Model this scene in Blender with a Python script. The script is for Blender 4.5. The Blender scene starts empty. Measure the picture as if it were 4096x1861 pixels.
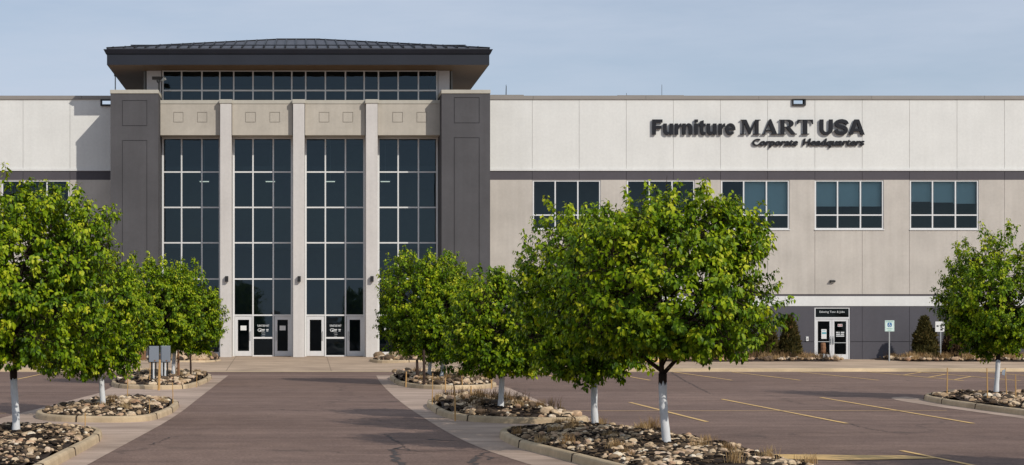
import bpy, math, random
import numpy as np

C = bpy.context.scene.collection
random.seed(7)
F, CX, HY, HC = 4200.0, 750.0, 802.0, 2.4
def PX(px, Y): return (px - CX) * Y / F
def PZ(py, Y): return HC + (HY - py) * Y / F
def G(px, py, z=0.0):
    Y = F * (HC - z) / (py - HY)
    return (px - CX) * Y / F, Y

# ------------------------------------------------------------------ materials
def nt(name):
    m = bpy.data.materials.new(name); m.use_nodes = True
    t = m.node_tree; t.nodes.clear()
    out = t.nodes.new('ShaderNodeOutputMaterial')
    return m, t, out
def N(t, typ, **kw):
    n = t.nodes.new(typ)
    for k, v in kw.items():
        if k.startswith('i_'):
            key = k[2:]
            key = int(key) if key.isdigit() else key.replace('_', ' ')
            n.inputs[key].default_value = v
        else: setattr(n, k, v)
    return n
def c4(c): return (c[0], c[1], c[2], 1.0)
def coords(t, scale=(1, 1, 1)):
    tc = N(t, 'ShaderNodeTexCoord'); mp = N(t, 'ShaderNodeMapping')
    mp.inputs['Scale'].default_value = scale
    t.links.new(tc.outputs['Object'], mp.inputs['Vector'])
    return mp.outputs['Vector']
def noise(t, vec, scale, detail=5, rough=.55):
    n = N(t, 'ShaderNodeTexNoise'); n.inputs['Scale'].default_value = scale
    n.inputs['Detail'].default_value = detail; n.inputs['Roughness'].default_value = rough
    t.links.new(vec, n.inputs['Vector']); return n.outputs['Fac']
def ramp(t, fac, a, b, ca=(0, 0, 0), cb=(1, 1, 1)):
    r = N(t, 'ShaderNodeValToRGB'); e = r.color_ramp.elements
    e[0].position = a; e[1].position = b; e[0].color = c4(ca); e[1].color = c4(cb)
    t.links.new(fac, r.inputs['Fac']); return r.outputs['Color']
def mix(t, fac, a, b, mode='MIX'):
    m = N(t, 'ShaderNodeMix', data_type='RGBA', blend_type=mode)
    for sock, v in ((m.inputs[0], fac), (m.inputs[6], a), (m.inputs[7], b)):
        if isinstance(v, (int, float)): sock.default_value = v
        elif isinstance(v, tuple): sock.default_value = c4(v)
        else: t.links.new(v, sock)
    return m.outputs[2]
def math_(t, op, a, b=0.0):
    m = N(t, 'ShaderNodeMath', operation=op)
    for s, v in ((m.inputs[0], a), (m.inputs[1], b)):
        if isinstance(v, (int, float)): s.default_value = v
        else: t.links.new(v, s)
    return m.outputs[0]
def bsdf(t, out, col, rough=.8, metal=0.0, spec=.3, bump=None, bstr=.3, bdist=.01):
    p = N(t, 'ShaderNodeBsdfPrincipled')
    for s, v in ((p.inputs['Base Color'], col), (p.inputs['Roughness'], rough)):
        if isinstance(v, (int, float)): s.default_value = v
        elif isinstance(v, tuple): s.default_value = c4(v)
        else: t.links.new(v, s)
    p.inputs['Metallic'].default_value = metal
    p.inputs['Specular IOR Level'].default_value = spec
    if bump is not None:
        b = N(t, 'ShaderNodeBump'); b.inputs['Strength'].default_value = bstr
        b.inputs['Distance'].default_value = bdist
        t.links.new(bump, b.inputs['Height']); t.links.new(b.outputs['Normal'], p.inputs['Normal'])
    t.links.new(p.outputs[0], out.inputs['Surface']); return p

def m_paint(name, col, var=.12, rough=.85, streak=.0):
    m, t, out = nt(name); v = coords(t)
    f = noise(t, v, .55, 6); c = mix(t, ramp(t, f, .3, .7), tuple(x * (1 - var) for x in col), tuple(min(1, x * (1 + var * .5)) for x in col))
    f3 = noise(t, v, 7, 5, .65); c = mix(t, .12, c, ramp(t, f3, .3, .75, (.55, .55, .55), (1.3, 1.3, 1.3)), 'MULTIPLY')
    if streak:
        vs = coords(t, (3.2, 3.2, .16)); s = noise(t, vs, 1.0, 6, .6)
        c = mix(t, streak, c, ramp(t, s, .35, .75, (.62, .6, .57), (1, 1, 1)), 'MULTIPLY')
    g = noise(t, v, 26, 4, .7)
    bsdf(t, out, c, rough, bump=g, bstr=.35, bdist=.012); return m
def m_simple(name, col, rough=.5, metal=0.0, spec=.4, var=.1, scale=8):
    m, t, out = nt(name); v = coords(t)
    f = noise(t, v, scale, 4); c = mix(t, f, tuple(x * (1 - var) for x in col), tuple(min(1, x * (1 + var)) for x in col))
    bsdf(t, out, c, rough, metal, spec); return m
def m_asphalt():
    m, t, out = nt('asphalt'); v = coords(t)
    big = noise(t, coords(t, (.10, .22, 1)), 1.0, 6, .6)
    c = mix(t, ramp(t, big, .32, .68), (.200, .131, .101), (.268, .181, .142))
    st = noise(t, coords(t, (.05, .9, 1)), 1.0, 6, .65)
    c = mix(t, .55, c, ramp(t, st, .36, .62, (.66, .65, .66), (1.06, 1.05, 1.04)), 'MULTIPLY')
    pt = noise(t, v, .28, 3, .5)
    c = mix(t, .5, c, ramp(t, pt, .42, .5, (1, 1, 1), (.86, .86, .88)), 'MULTIPLY')
    gr = noise(t, v, 17, 6, .85)
    c = mix(t, .8, c, ramp(t, gr, .37, .65, (.48, .48, .48), (1.46, 1.46, 1.46)), 'MULTIPLY')
    md = noise(t, v, 1.7, 6, .7); c = mix(t, .55, c, ramp(t, md, .34, .66, (.74, .73, .74), (1.2, 1.2, 1.2)), 'MULTIPLY')
    # tar cracks
    dv = N(t, 'ShaderNodeVectorMath', operation='ADD')
    nn = N(t, 'ShaderNodeTexNoise'); nn.inputs['Scale'].default_value = .9; nn.inputs['Detail'].default_value = 6
    t.links.new(v, nn.inputs['Vector']); sc = N(t, 'ShaderNodeVectorMath', operation='SCALE'); sc.inputs['Scale'].default_value = 1.6
    t.links.new(nn.outputs['Color'], sc.inputs[0]); t.links.new(v, dv.inputs[0]); t.links.new(sc.outputs[0], dv.inputs[1])
    vo = N(t, 'ShaderNodeTexVoronoi', feature='DISTANCE_TO_EDGE'); vo.inputs['Scale'].default_value = .13
    t.links.new(dv.outputs[0], vo.inputs['Vector'])
    line = ramp(t, vo.outputs['Distance'], .0, .010, (1, 1, 1), (0, 0, 0))
    msk = ramp(t, noise(t, v, .16, 2), .44, .52)
    k = math_(t, 'MULTIPLY', line, msk); k = math_(t, 'MULTIPLY', k, .5)
    c = mix(t, k, c, (.05, .04, .036))
    sp = noise(t, v, 1.3, 4, .7); c = mix(t, ramp(t, sp, .66, .74), c, (.12, .09, .08))
    bsdf(t, out, c, .9, spec=.2, bump=gr, bstr=.5, bdist=.012); return m
def m_concrete(name, col, joint=None, stain=.45):
    m, t, out = nt(name); v = coords(t)
    f = noise(t, v, .35, 7, .62); c = mix(t, ramp(t, f, .32, .7), tuple(x * .66 for x in col), col)
    s2 = noise(t, coords(t, (.35, 1.6, 1)), 1.1, 6, .65)
    c = mix(t, stain, c, ramp(t, s2, .38, .66, (.55, .53, .5), (1.08, 1.07, 1.05)), 'MULTIPLY')
    g = noise(t, v, 30, 4, .75); c = mix(t, .35, c, ramp(t, g, .3, .7, (.7, .7, .7), (1.2, 1.2, 1.2)), 'MULTIPLY')
    if joint:
        tc = N(t, 'ShaderNodeTexCoord'); sx = N(t, 'ShaderNodeSeparateXYZ'); t.links.new(tc.outputs['Object'], sx.inputs[0])
        for ax, per in zip(('X', 'Y'), joint):
            mm = math_(t, 'PINGPONG', math_(t, 'ADD', sx.outputs[ax], 300.0 + per * .37), per)
            ln = math_(t, 'LESS_THAN', mm, .022)
            c = mix(t, math_(t, 'MULTIPLY', ln, .6), c, tuple(x * .28 for x in col))
    bsdf(t, out, c, .9, spec=.2, bump=g, bstr=.4, bdist=.01); return m
def m_worn(name, col, under):
    m, t, out = nt(name); v = coords(t)
    f = noise(t, v, 5.5, 6, .75); c = mix(t, ramp(t, f, .30, .48), under, col)
    f2 = noise(t, v, .5, 3); c = mix(t, ramp(t, f2, .3, .7), c, tuple(.6 * a + .4 * b for a, b in zip(col, under)))
    bsdf(t, out, c, .85); return m
def m_glass(name, tint=(.30, .38, .41), ior=1.75):
    m, t, out = nt(name); v = coords(t)
    tr = N(t, 'ShaderNodeBsdfTransparent'); tr.inputs['Color'].default_value = c4(tint)
    gl = N(t, 'ShaderNodeBsdfGlossy'); gl.inputs['Roughness'].default_value = .015; gl.inputs['Color'].default_value = (.66, .86, 1, 1)
    fr = N(t, 'ShaderNodeFresnel'); fr.inputs['IOR'].default_value = ior
    b = N(t, 'ShaderNodeBump'); b.inputs['Strength'].default_value = .2; b.inputs['Distance'].default_value = .02
    t.links.new(noise(t, v, .9, 2), b.inputs['Height']); t.links.new(b.outputs[0], gl.inputs['Normal'])
    mx = N(t, 'ShaderNodeMixShader'); t.links.new(fr.outputs[0], mx.inputs[0]); t.links.new(tr.outputs[0], mx.inputs[1]); t.links.new(gl.outputs[0], mx.inputs[2])
    t.links.new(mx.outputs[0], out.inputs['Surface']); return m
def m_attr(name, stops, rough=.6, spec=.3, transl=None, tw=.35, nscale=20, nvar=.25):
    m, t, out = nt(name)
    a = N(t, 'ShaderNodeAttribute', attribute_name='rnd')
    r = N(t, 'ShaderNodeValToRGB'); e = r.color_ramp.elements
    while len(e) < len(stops): e.new(.5)
    for el, (p, c) in zip(e, stops): el.position = p; el.color = c4(c)
    t.links.new(a.outputs['Fac'], r.inputs['Fac'])
    v = coords(t); c = mix(t, nvar, r.outputs['Color'], ramp(t, noise(t, v, nscale, 4), .3, .7, (.5, .5, .5), (1.35, 1.35, 1.35)), 'MULTIPLY')
    p = bsdf(t, out, c, rough, spec=spec)
    if transl:
        tb = N(t, 'ShaderNodeBsdfTranslucent'); cc = mix(t, 1.0, c, transl, 'MULTIPLY'); t.links.new(cc, tb.inputs['Color'])
        mx = N(t, 'ShaderNodeMixShader'); mx.inputs[0].default_value = tw
        t.links.new(p.outputs[0], mx.inputs[1]); t.links.new(tb.outputs[0], mx.inputs[2]); t.links.new(mx.outputs[0], out.inputs['Surface'])
    return m
def m_emit(name, col, s):
    m, t, out = nt(name); e = N(t, 'ShaderNodeEmission'); e.inputs['Color'].default_value = c4(col); e.inputs['Strength'].default_value = s
    t.links.new(e.outputs[0], out.inputs['Surface']); return m

M = dict(
    tar=m_simple('tar_seal', (.075, .058, .052), .8, 0, .3, .35, 6),
    asphalt=m_asphalt(),
    plaza=m_concrete('plaza_concrete', (.62, .465, .335), (2.4, 3.1)),
    pan=m_concrete('gutter_concrete', (.60, .45, .355), (60, 3.0), .6),
    kerb=m_concrete('kerb_concrete', (.70, .54, .35), None, .5),
    white=m_paint('white_wall', (.755, .748, .712), .06, .85, .11),
    stripe=m_paint('white_stripe', (.74, .735, .71), .05, .85, .1),
    beige=m_paint('beige_wall', (.575, .53, .475), .13, .88, .26),
    dark=m_paint('dark_wall', (.095, .091, .104), .10, .85, .12),
    band=m_paint('band_wall', (.094, .086, .096), .08, .85, .1),
    pier=m_paint('pier_wall', (.094, .091, .096), .14, .85, .25),
    pillar=m_paint('pillar_wall', (.64, .605, .57), .07, .85, .22),
    frieze=m_paint('frieze_wall', (.51, .465, .395), .14, .88, .26),
    cap=m_paint('cap_stone', (.50, .47, .40), .08, .8, .2),
    coping=m_simple('coping_metal', (.27, .245, .22), .55, .0, .4, .1, 1.5),
    clere=m_paint('clerestory_wall', (.60, .59, .60), .05),
    metal=m_simple('window_frame_metal', (.70, .70, .69), .45, .0, .4, .05),
    door=m_simple('door_metal', (.66, .66, .66), .4, .1, .5, .08, 4),
    steel=m_simple('galvanised_post', (.46, .48, .48), .45, .5, .5, .1),
    roof=m_simple('roof_metal', (.052, .052, .062), .5, .0, .3, .3, 1.0),
    fascia=m_simple('fascia_metal', (.018, .021, .030), .5, .0, .3, .25, .8),
    soffit=m_simple('soffit_panel', (.14, .092, .054), .6, .0, .3, .2, .7),
    letter=m_simple('sign_letter_metal', (.010, .011, .016), .55, .0, .25, .2, 2),
    black=m_simple('black_metal', (.016, .016, .017), .5, .0, .4, .2),
    inner=m_simple('interior_paint', (.21, .215, .21), .9, .0, .1, .7, .45),
    blind=m_simple('blind_fabric', (.60, .70, .70), .9, .0, .1, .06, 3),
    glass=m_glass('tinted_glass', (.36, .46, .49), 1.62), clear=m_glass('office_glass', (.66, .80, .84), 1.5), doorglass=m_glass('door_glass', (.22, .25, .26), 1.35),
    line=m_worn('yellow_paint', (.86, .55, .20), (.25, .18, .14)),
    bark=m_simple('bark', (.032, .022, .017), .95, .0, .1, .5, 30),
    wrap=m_paint('white_trunk_paint', (.80, .805, .81), .22, .85, .45),
    paper=m_simple('paper', (.72, .72, .70), .8, 0, .2, .05), teal=m_simple('teal_print', (.12, .36, .42), .7, 0, .2, .1),
    red=m_simple('red_print', (.35, .04, .05), .7), blue=m_simple('blue_print', (.02, .14, .33), .6),
    mint=m_simple('sign_face', (.62, .74, .70), .5, 0, .3, .04), greenprint=m_simple('green_print', (.18, .42, .36), .6),
    vinyl=m_simple('white_vinyl', (.66, .68, .68), .7, 0, .2, .04),
    stake=m_simple('stake_wood', (.50, .30, .12), .8, 0, .2, .3, 10), darkwood=m_simple('dark_wood', (.05, .032, .024), .9, 0, .2, .4, 12),
    brownwood=m_simple('brown_wood', (.25, .13, .07), .9, 0, .2, .35, 9),
    cabinet=m_simple('cabinet_paint', (.22, .245, .28), .5, .1, .4, .06, 3),
    soil=m_simple('bark_mulch_bed', (.052, .038, .030), 1.0, 0, .1, .6, 9),
    rock=m_attr('river_rock', [(0, (.035, .028, .022)), (.25, (.14, .095, .06)), (.45, (.42, .29, .17)), (.7, (.66, .51, .34)), (.85, (.46, .28, .17)), (1, (.80, .70, .54))], .85, .2, nscale=14, nvar=.5),
    chip=m_attr('bark_chip', [(0, (.010, .008, .007)), (.6, (.035, .025, .019)), (.85, (.10, .068, .042)), (1, (.20, .14, .085))], .95, .1),
    straw=m_attr('straw', [(0, (.22, .13, .06)), (.5, (.44, .29, .14)), (1, (.60, .45, .25))], .9, .1, (1.2, 1.1, .9), .3),
    leaf=m_attr('leaf', [(0, (.026, .064, .001)), (.40, (.098, .185, .002)), (.74, (.28, .37, .004)), (1, (.52, .53, .03))], .48, .2, (1.35, 1.3, .5), .20, 25, .2),
    needle=m_attr('juniper_spray', [(0, (.028, .028, .009)), (.5, (.082, .070, .018)), (.85, (.16, .115, .032)), (1, (.18, .10, .04))], .8, .2, (1.2, 1.2, .8), .2),
    dry=m_attr('dry_spray', [(0, (.035, .02, .012)), (.5, (.10, .06, .03)), (1, (.17, .11, .045))], .85, .15),
    lamp=m_emit('lit_tube', (1, .92, .75), 1.5),
    farleaf=m_attr('bare_wood', [(0, (.03, .028, .025)), (1, (.10, .09, .075))], .9, .1),
)

# ------------------------------------------------------------------ mesh helpers
class MB:
    def __init__(s): s.v = []; s.f = []
    def add(s, vs, fs):
        o = len(s.v); s.v += [tuple(v) for v in vs]; s.f += [tuple(i + o for i in f) for f in fs]; return s
    def box(s, x0, x1, y0, y1, z0, z1):
        if x1 < x0: x0, x1 = x1, x0
        if y1 < y0: y0, y1 = y1, y0
        if z1 < z0: z0, z1 = z1, z0
        return s.add([(x0, y0, z0), (x1, y0, z0), (x1, y1, z0), (x0, y1, z0), (x0, y0, z1), (x1, y0, z1), (x1, y1, z1), (x0, y1, z1)],
                     [(0, 3, 2, 1), (4, 5, 6, 7), (0, 1, 5, 4), (1, 2, 6, 5), (2, 3, 7, 6), (3, 0, 4, 7)])
    def bar(s, a, b, w, h):           # a rectangular bar between two points
        a = np.array(a, float); b = np.array(b, float); d = b - a; d /= np.linalg.norm(d)
        up = np.array((0, 0, 1.0)) if abs(d[2]) < .95 else np.array((1.0, 0, 0))
        sd = np.cross(d, up); sd /= np.linalg.norm(sd); u = np.cross(sd, d)
        vs = [p + sd * i * w / 2 + u * j * h / 2 for p in (a, b) for i, j in ((-1, -1), (1, -1), (1, 1), (-1, 1))]
        return s.add(vs, [(0, 1, 2, 3), (7, 6, 5, 4), (0, 4, 5, 1), (1, 5, 6, 2), (2, 6, 7, 3), (3, 7, 4, 0)])
    def tube(s, pts, rad, n=8, cap=True):
        pts = [np.array(p, float) for p in pts]; vs = []; k = len(pts)
        ref = np.array((.31, .95, .05))
        for i, p in enumerate(pts):
            d = pts[min(i + 1, k - 1)] - pts[max(i - 1, 0)]; d = d / (np.linalg.norm(d) + 1e-9)
            a = np.cross(d, ref); a /= np.linalg.norm(a) + 1e-9; b = np.cross(d, a); r = rad[i] if hasattr(rad, '__len__') else rad
            vs += [p + (a * math.cos(2 * math.pi * j / n) + b * math.sin(2 * math.pi * j / n)) * r for j in range(n)]
        fs = [(i * n + j, i * n + (j + 1) % n, (i + 1) * n + (j + 1) % n, (i + 1) * n + j) for i in range(k - 1) for j in range(n)]
        if cap: fs += [tuple(range(n - 1, -1, -1)), tuple((k - 1) * n + j for j in range(n))]
        return s.add(vs, fs)
    def prism(s, prof, x0, x1):       # profile of (y, z) points swept along X
        n = len(prof)
        return s.add([(x0, y, z) for y, z in prof] + [(x1, y, z) for y, z in prof],
                     [(i, (i + 1) % n, n + (i + 1) % n, n + i) for i in range(n)] + [tuple(range(n - 1, -1, -1)), tuple(range(n, 2 * n))])
    def build(s, name, mat, parent=None, smooth=False, bevel=0.0, loc=None):
        o3 = parent_world(parent) if parent else (loc or (0, 0, 0))
        me = bpy.data.meshes.new(name)
        me.from_pydata([(v[0] - o3[0], v[1] - o3[1], v[2] - o3[2]) for v in s.v], [], s.f); me.validate(); me.update()
        return link(name, me, mat, parent, smooth, bevel, loc)
def parent_world(p):
    x = y = z = 0.0
    while p: x += p.location[0]; y += p.location[1]; z += p.location[2]; p = p.parent
    return x, y, z
def link(name, me, mat, parent=None, smooth=False, bevel=0.0, loc=None):
    me.materials.append(mat)
    o = bpy.data.objects.new(name, me); C.objects.link(o)
    if parent: o.parent = parent
    elif loc: o.location = loc
    if smooth: me.polygons.foreach_set('use_smooth', [True] * len(me.polygons))
    if bevel:
        b = o.modifiers.new('edge', 'BEVEL'); b.width = bevel; b.segments = 2; b.limit_method = 'ANGLE'
    return o
def npmesh(name, V, loops, sizes, mat, parent=None, rnd=None, smooth=True):
    o3 = np.array(parent_world(parent)) if parent else np.zeros(3)
    me = bpy.data.meshes.new(name); V = np.asarray(V, np.float32) - o3.astype(np.float32)
    me.vertices.add(len(V)); me.vertices.foreach_set('co', V.ravel())
    loops = np.asarray(loops, np.int32).ravel(); sizes = np.asarray(sizes, np.int32)
    me.loops.add(len(loops)); me.loops.foreach_set('vertex_index', loops)
    st = np.concatenate(([0], np.cumsum(sizes)[:-1])).astype(np.int32)
    me.polygons.add(len(sizes)); me.polygons.foreach_set('loop_start', st)
    me.polygons.foreach_set('use_smooth', np.full(len(sizes), smooth))
    if rnd is not None:
        a = me.attributes.new('rnd', 'FLOAT', 'POINT'); a.data.foreach_set('value', np.asarray(rnd, np.float32))
    me.update(calc_edges=True); me.validate()
    return link(name, me, mat, parent)
def tag(o, label=None, cat=None, group=None, kind=None):
    if label: o['label'] = label
    if cat: o['category'] = cat
    if group: o['group'] = group
    if kind: o['kind'] = kind
    return o
def thing(name, label, cat, loc=(0, 0, 0), group=None):
    o = bpy.data.objects.new(name, None); C.objects.link(o); o.location = loc; o.empty_display_size = .3
    return tag(o, label, cat, group)
def text_mesh(body, size, offset=0.0, extrude=.05, shear=0.0, align='LEFT', bevel=0.0, spacing=1.0):
    cu = bpy.data.curves.new('lettering', 'FONT'); cu.body = body; cu.size = size; cu.offset = offset
    cu.extrude = extrude; cu.shear = shear; cu.align_x = align; cu.bevel_depth = bevel; cu.space_character = spacing; cu.resolution_u = 6
    o = bpy.data.objects.new('tmp', cu); C.objects.link(o)
    me = bpy.data.meshes.new_from_object(o.evaluated_get(bpy.context.evaluated_depsgraph_get()))
    bpy.data.objects.remove(o); V = np.zeros(len(me.vertices) * 3, np.float32); me.vertices.foreach_get('co', V)
    fs = [tuple(p.vertices) for p in me.polygons]; bpy.data.meshes.remove(me)
    return V.reshape(-1, 3), fs
def fit_text(mb, body, x0, x1, z0, z1, y, depth, offset=0.0, shear=0.0, bold=0.0):
    """lettering filling the given rectangle, standing upright, its back on the plane y"""
    V, fs = text_mesh(body, 1.0, offset, .5, shear)
    lo = V.min(0); hi = V.max(0)
    X = x0 + (V[:, 0] - lo[0]) / (hi[0] - lo[0]) * (x1 - x0)
    Z = z0 + (V[:, 1] - lo[1]) / (hi[1] - lo[1]) * (z1 - z0)
    Yv = y - depth / 2 - (V[:, 2]) * depth
    b = bold * (z1 - z0)
    for k, u in enumerate((0,) if not bold else (0, -1, 1, -.5, .5)):     # heavier strokes: the outline laid over itself, each 1.5 mm proud of the last
        Xb = x0 + b + (X - x0) / (x1 - x0) * (x1 - x0 - 2 * b)
        mb.add(np.stack([Xb + u * b, Yv - .0015 * k, Z + .25 * b * (u if k < 3 else 0)], 1).tolist(), fs)

# wall skin with cut-outs: front layer boxes between sorted cuts
def skin(mb, x0, x1, z0, z1, yf, yb, cuts):
    xs = sorted({x0, x1, *[min(max(c, x0), x1) for r in cuts for c in r[:2]]})
    zs = sorted({z0, z1, *[min(max(c, z0), z1) for r in cuts for c in r[2:]]})
    for i in range(len(xs) - 1):
        a, b = xs[i], xs[i + 1]; run = None
        for j in range(len(zs)):
            full = j < len(zs) - 1 and not any(r[0] < (a + b) / 2 < r[1] and r[2] < (zs[j] + zs[j + 1]) / 2 < r[3] for r in cuts)
            if full and run is None: run = zs[j]
            if not full and run is not None: mb.box(a, b, yf, yb, run, zs[j]); run = None
def ring(x0, x1, z0, z1, w=.028):
    return [(x0, x1, z0, z0 + w), (x0, x1, z1 - w, z1), (x0, x0 + w, z0 + w, z1 - w), (x1 - w, x1, z0 + w, z1 - w)]

# ------------------------------------------------------------------ camera, light, sky
cam = bpy.data.cameras.new('camera'); co = bpy.data.objects.new('camera', cam); C.objects.link(co)
co.location = (0, 0, HC); co.rotation_euler = (math.pi / 2, 0, 0)
cam.sensor_width = 36; cam.lens = 36 * F / 2576; cam.clip_end = 3000
cam.shift_x = (1288 - CX) / 2576; cam.shift_y = (HY - 585) / 2576
bpy.context.scene.camera = co

sx, sy, sz = .75, 1.0, .83            # towards the sun: right, towards the camera, up
el = math.atan2(sz, math.hypot(sx, sy)); az = math.atan2(sx, -sy)   # azimuth from +Y clockwise
sun = bpy.data.lights.new('sun', 'SUN'); so = bpy.data.objects.new('sun', sun); C.objects.link(so)
sun.energy = 3.0; sun.angle = math.radians(.5); sun.color = (1, .945, .86)
from mathutils import Vector
so.rotation_euler = Vector((-sx, sy, -sz)).to_track_quat('-Z', 'Y').to_euler(); so.location = (30, -30, 40)
w = bpy.data.worlds.new('World'); bpy.context.scene.world = w; w.use_nodes = True
t = w.node_tree; t.nodes.clear()
sky = N(t, 'ShaderNodeTexSky', sky_type='NISHITA'); sky.sun_disc = False; sky.sun_elevation = el; sky.sun_rotation = az
sky.air_density = 1.0; sky.dust_density = .6; sky.ozone_density = 2.0; sky.altitude = 450
tc = N(t, 'ShaderNodeTexCoord'); mp = N(t, 'ShaderNodeMapping'); mp.inputs['Scale'].default_value = (2.4, 2.4, 14)
t.links.new(tc.outputs['Generated'], mp.inputs['Vector'])
cl = noise(t, mp.outputs[0], 1.4, 7, .6)
cl = math_(t, 'ADD', math_(t, 'MULTIPLY', ramp(t, cl, .33, .70), .40), .50)
cc = mix(t, cl, sky.outputs[0], (6.3, 7.1, 8.5))
bg = N(t, 'ShaderNodeBackground'); bg.inputs['Strength'].default_value = .089
t.links.new(cc, bg.inputs['Color']); wo = N(t, 'ShaderNodeOutputWorld'); t.links.new(bg.outputs[0], wo.inputs['Surface'])
sc = bpy.context.scene
sc.view_settings.view_transform = 'Standard'; sc.view_settings.look = 'None'; sc.view_settings.exposure = 0; sc.view_settings.gamma = 1
sc.cycles.max_bounces = 6; sc.cycles.transparent_max_bounces = 12

# ------------------------------------------------------------------ ground
YK = 75.8                                  # the kerb along the car park
def grid_sheet(name, x0, x1, y0, y1, nx, ny, zf, mat):
    xs = np.linspace(x0, x1, nx); ys = np.linspace(y0, y1, ny)
    V = [(x, y, zf(x, y)) for y in ys for x in xs]
    Fc = [(j * nx + i, j * nx + i + 1, (j + 1) * nx + i + 1, (j + 1) * nx + i) for j in range(ny - 1) for i in range(nx - 1)]
    mb = MB(); mb.add(V, Fc); return mb.build(name, mat, smooth=True)
o = grid_sheet('parking_lot', -700, 700, -500, 1200, 40, 40, lambda x, y: 0.0, M['asphalt'])
tag(o, 'brown worn asphalt of the car park and drive', None, kind='structure')
def smooth01(a): a = min(1, max(0, a)); return a * a * (3 - 2 * a)
def z_front(x):   # kerb height, dropped to a flush ramp at the drive
    return .15 - .135 * (1 - smooth01((abs(x) - 4.2) / 1.5))
def z_walk(x, y):
    tt = min(1, max(0, (y - YK - .3) / 11.5)); b = 1 - smooth01((abs(x) - 9.5) / 4)
    e = .21 + .17 * b; return z_front(x) * (1 - tt) + e * tt
o = grid_sheet('sidewalk', -60, 75, YK + .2, 91, 180, 24, z_walk, M['plaza'])
tag(o, 'pale concrete walk and entrance plaza before the building', None, kind='structure')
mb = MB(); xs = np.linspace(-60, 75, 200); pr = []
for x in xs:
    h = z_front(x); pr.append([(x, YK - .45, .004), (x, YK - .02, .012), (x, YK + .01, max(h - .03, .014)), (x, YK + .05, h + .002), (x, YK + .21, h + .004)])
for i in range(len(xs) - 1):
    for j in range(4): mb.add([pr[i][j], pr[i + 1][j], pr[i + 1][j + 1], pr[i][j + 1]], [(0, 1, 2, 3)])
o = mb.build('kerb', M['kerb']); tag(o, 'pale concrete kerb and gutter along the front walk', None, kind='structure')

def poly_sheet(name, pts, z, mat, label):
    mb = MB(); mb.add([(x, y, z) for x, y in pts], [tuple(range(len(pts)))]); o = mb.build(name, mat)
    return tag(o, label, None, kind='structure')
def chaikin(p, n=2):
    for _ in range(n):
        q = []
        for i in range(len(p) - 1):
            a, b = p[i], p[i + 1]; q += [(.75 * a[0] + .25 * b[0], .75 * a[1] + .25 * b[1]), (.25 * a[0] + .75 * b[0], .25 * a[1] + .75 * b[1])]
        p = [p[0]] + q + [p[-1]]
    return p
Redge = chaikin([(3.3, 70.6), (3.05, 62), (2.92, 48.5), (3.05, 39), (3.22, 32.7), (3.65, 28.2), (4.6, 23), (5.4, 19)])
Ledge = chaikin([(-2.95, 70.6), (-3.0, 51), (-3.0, 40.6), (-3.27, 32.7), (-3.46, 27.4), (-3.7, 19)])
poly_sheet('gutter_pavement', Redge + [(7.6, 19), (7.3, 24), (7.05, 36), (7.0, 47), (7.3, 58), (6.6, 70.6)], .006, M['pan'], 'grey concrete pan around the islands right of the drive')
poly_sheet('gutter_pavement', Ledge[::-1] + [(-6.9, 70.6), (-6.4, 54), (-6.95, 44), (-7.3, 38), (-7.6, 19)][0:5], .006, M['pan'], 'grey concrete pan around the islands left of the drive')
poly_sheet('gutter_pavement', chaikin([(18.5, 36), (17.45, 36), (17.4, 44), (17.5, 48.6), (18.0, 50.9), (18.7, 51.3)], 1), .006, M['pan'], 'concrete gutter strip beside the far right island')

lm = MB()
def pline(x0, y0, x1, y1, wd=.11, z=.010):
    d = math.hypot(x1 - x0, y1 - y0); nx, ny = -(y1 - y0) / d * wd / 2, (x1 - x0) / d * wd / 2
    lm.add([(x0 + nx, y0 + ny, z), (x0 - nx, y0 - ny, z), (x1 - nx, y1 - ny, z), (x1 + nx, y1 + ny, z)], [(0, 3, 2, 1)])
pline(9.5, 38.8, 9.5, 47.8); pline(12.55, 38.2, 12.62, 49.7); pline(15.45, 38.2, 15.9, 50.8); pline(6.95, 43.3, 16.9, 43.5, .085, .014)
pline(11.15, 21, 10.95, 30.3); pline(14.2, 21, 14.1, 30.3)
for x in (10.6, 13.7, 16.9, 19.55, 22.6): pline(x, 65.0, x, 75.3, .11)
for x in (25.7, 27.9, 30.7, 33.8): pline(x, 64.5, x, 75.3, .12)
for yy in (65.5, 68.2, 71.0): pline(25.76, yy, 27.84, yy + 3.6, .11, .014)
for x in (-11.1, -14.1, -17.2, -20.2): pline(x, 66, x, 75.3, .11)
pline(-30, 42.4, -7.4, 42.3, .07)
lm.add([(8.0, 28.6, .012), (9.2, 28.2, .012), (11.0, 28.6, .012), (10.6, 29.2, .012), (8.4, 29.45, .012)], [(0, 1, 2, 3, 4)])
o = lm.build('parking_lines', M['line']); tag(o, 'thin yellow stall lines painted on the car park', None, kind='structure')

# old tar sealed cracks across the drive
cr = MB(); rc = random.Random(4)
def crack(pts, w0, w1):
    P = []
    for (a, b) in zip(pts[:-1], pts[1:]):
        A, Bq = G(*a), G(*b); n = max(3, int(math.dist(A, Bq) / .12))
        P += [(A[0] + (Bq[0] - A[0]) * i / n + rc.gauss(0, .03), A[1] + (Bq[1] - A[1]) * i / n + rc.gauss(0, .04)) for i in range(n)]
    V = []; m_ = len(P)
    for i, p in enumerate(P):
        q0, q1 = P[max(0, i - 1)], P[min(m_ - 1, i + 1)]; d = math.dist(q0, q1) + 1e-6; nx_, ny_ = -(q1[1] - q0[1]) / d, (q1[0] - q0[0]) / d
        w_ = (w0 + (w1 - w0) * i / m_) * rc.uniform(.35, 1.5) / 2; V += [(p[0] + nx_ * w_, p[1] + ny_ * w_, .004), (p[0] - nx_ * w_, p[1] - ny_ * w_, .004)]
    cr.add(V, [(2 * i, 2 * i + 1, 2 * i + 3, 2 * i + 2) for i in range(m_ - 1)])
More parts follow.
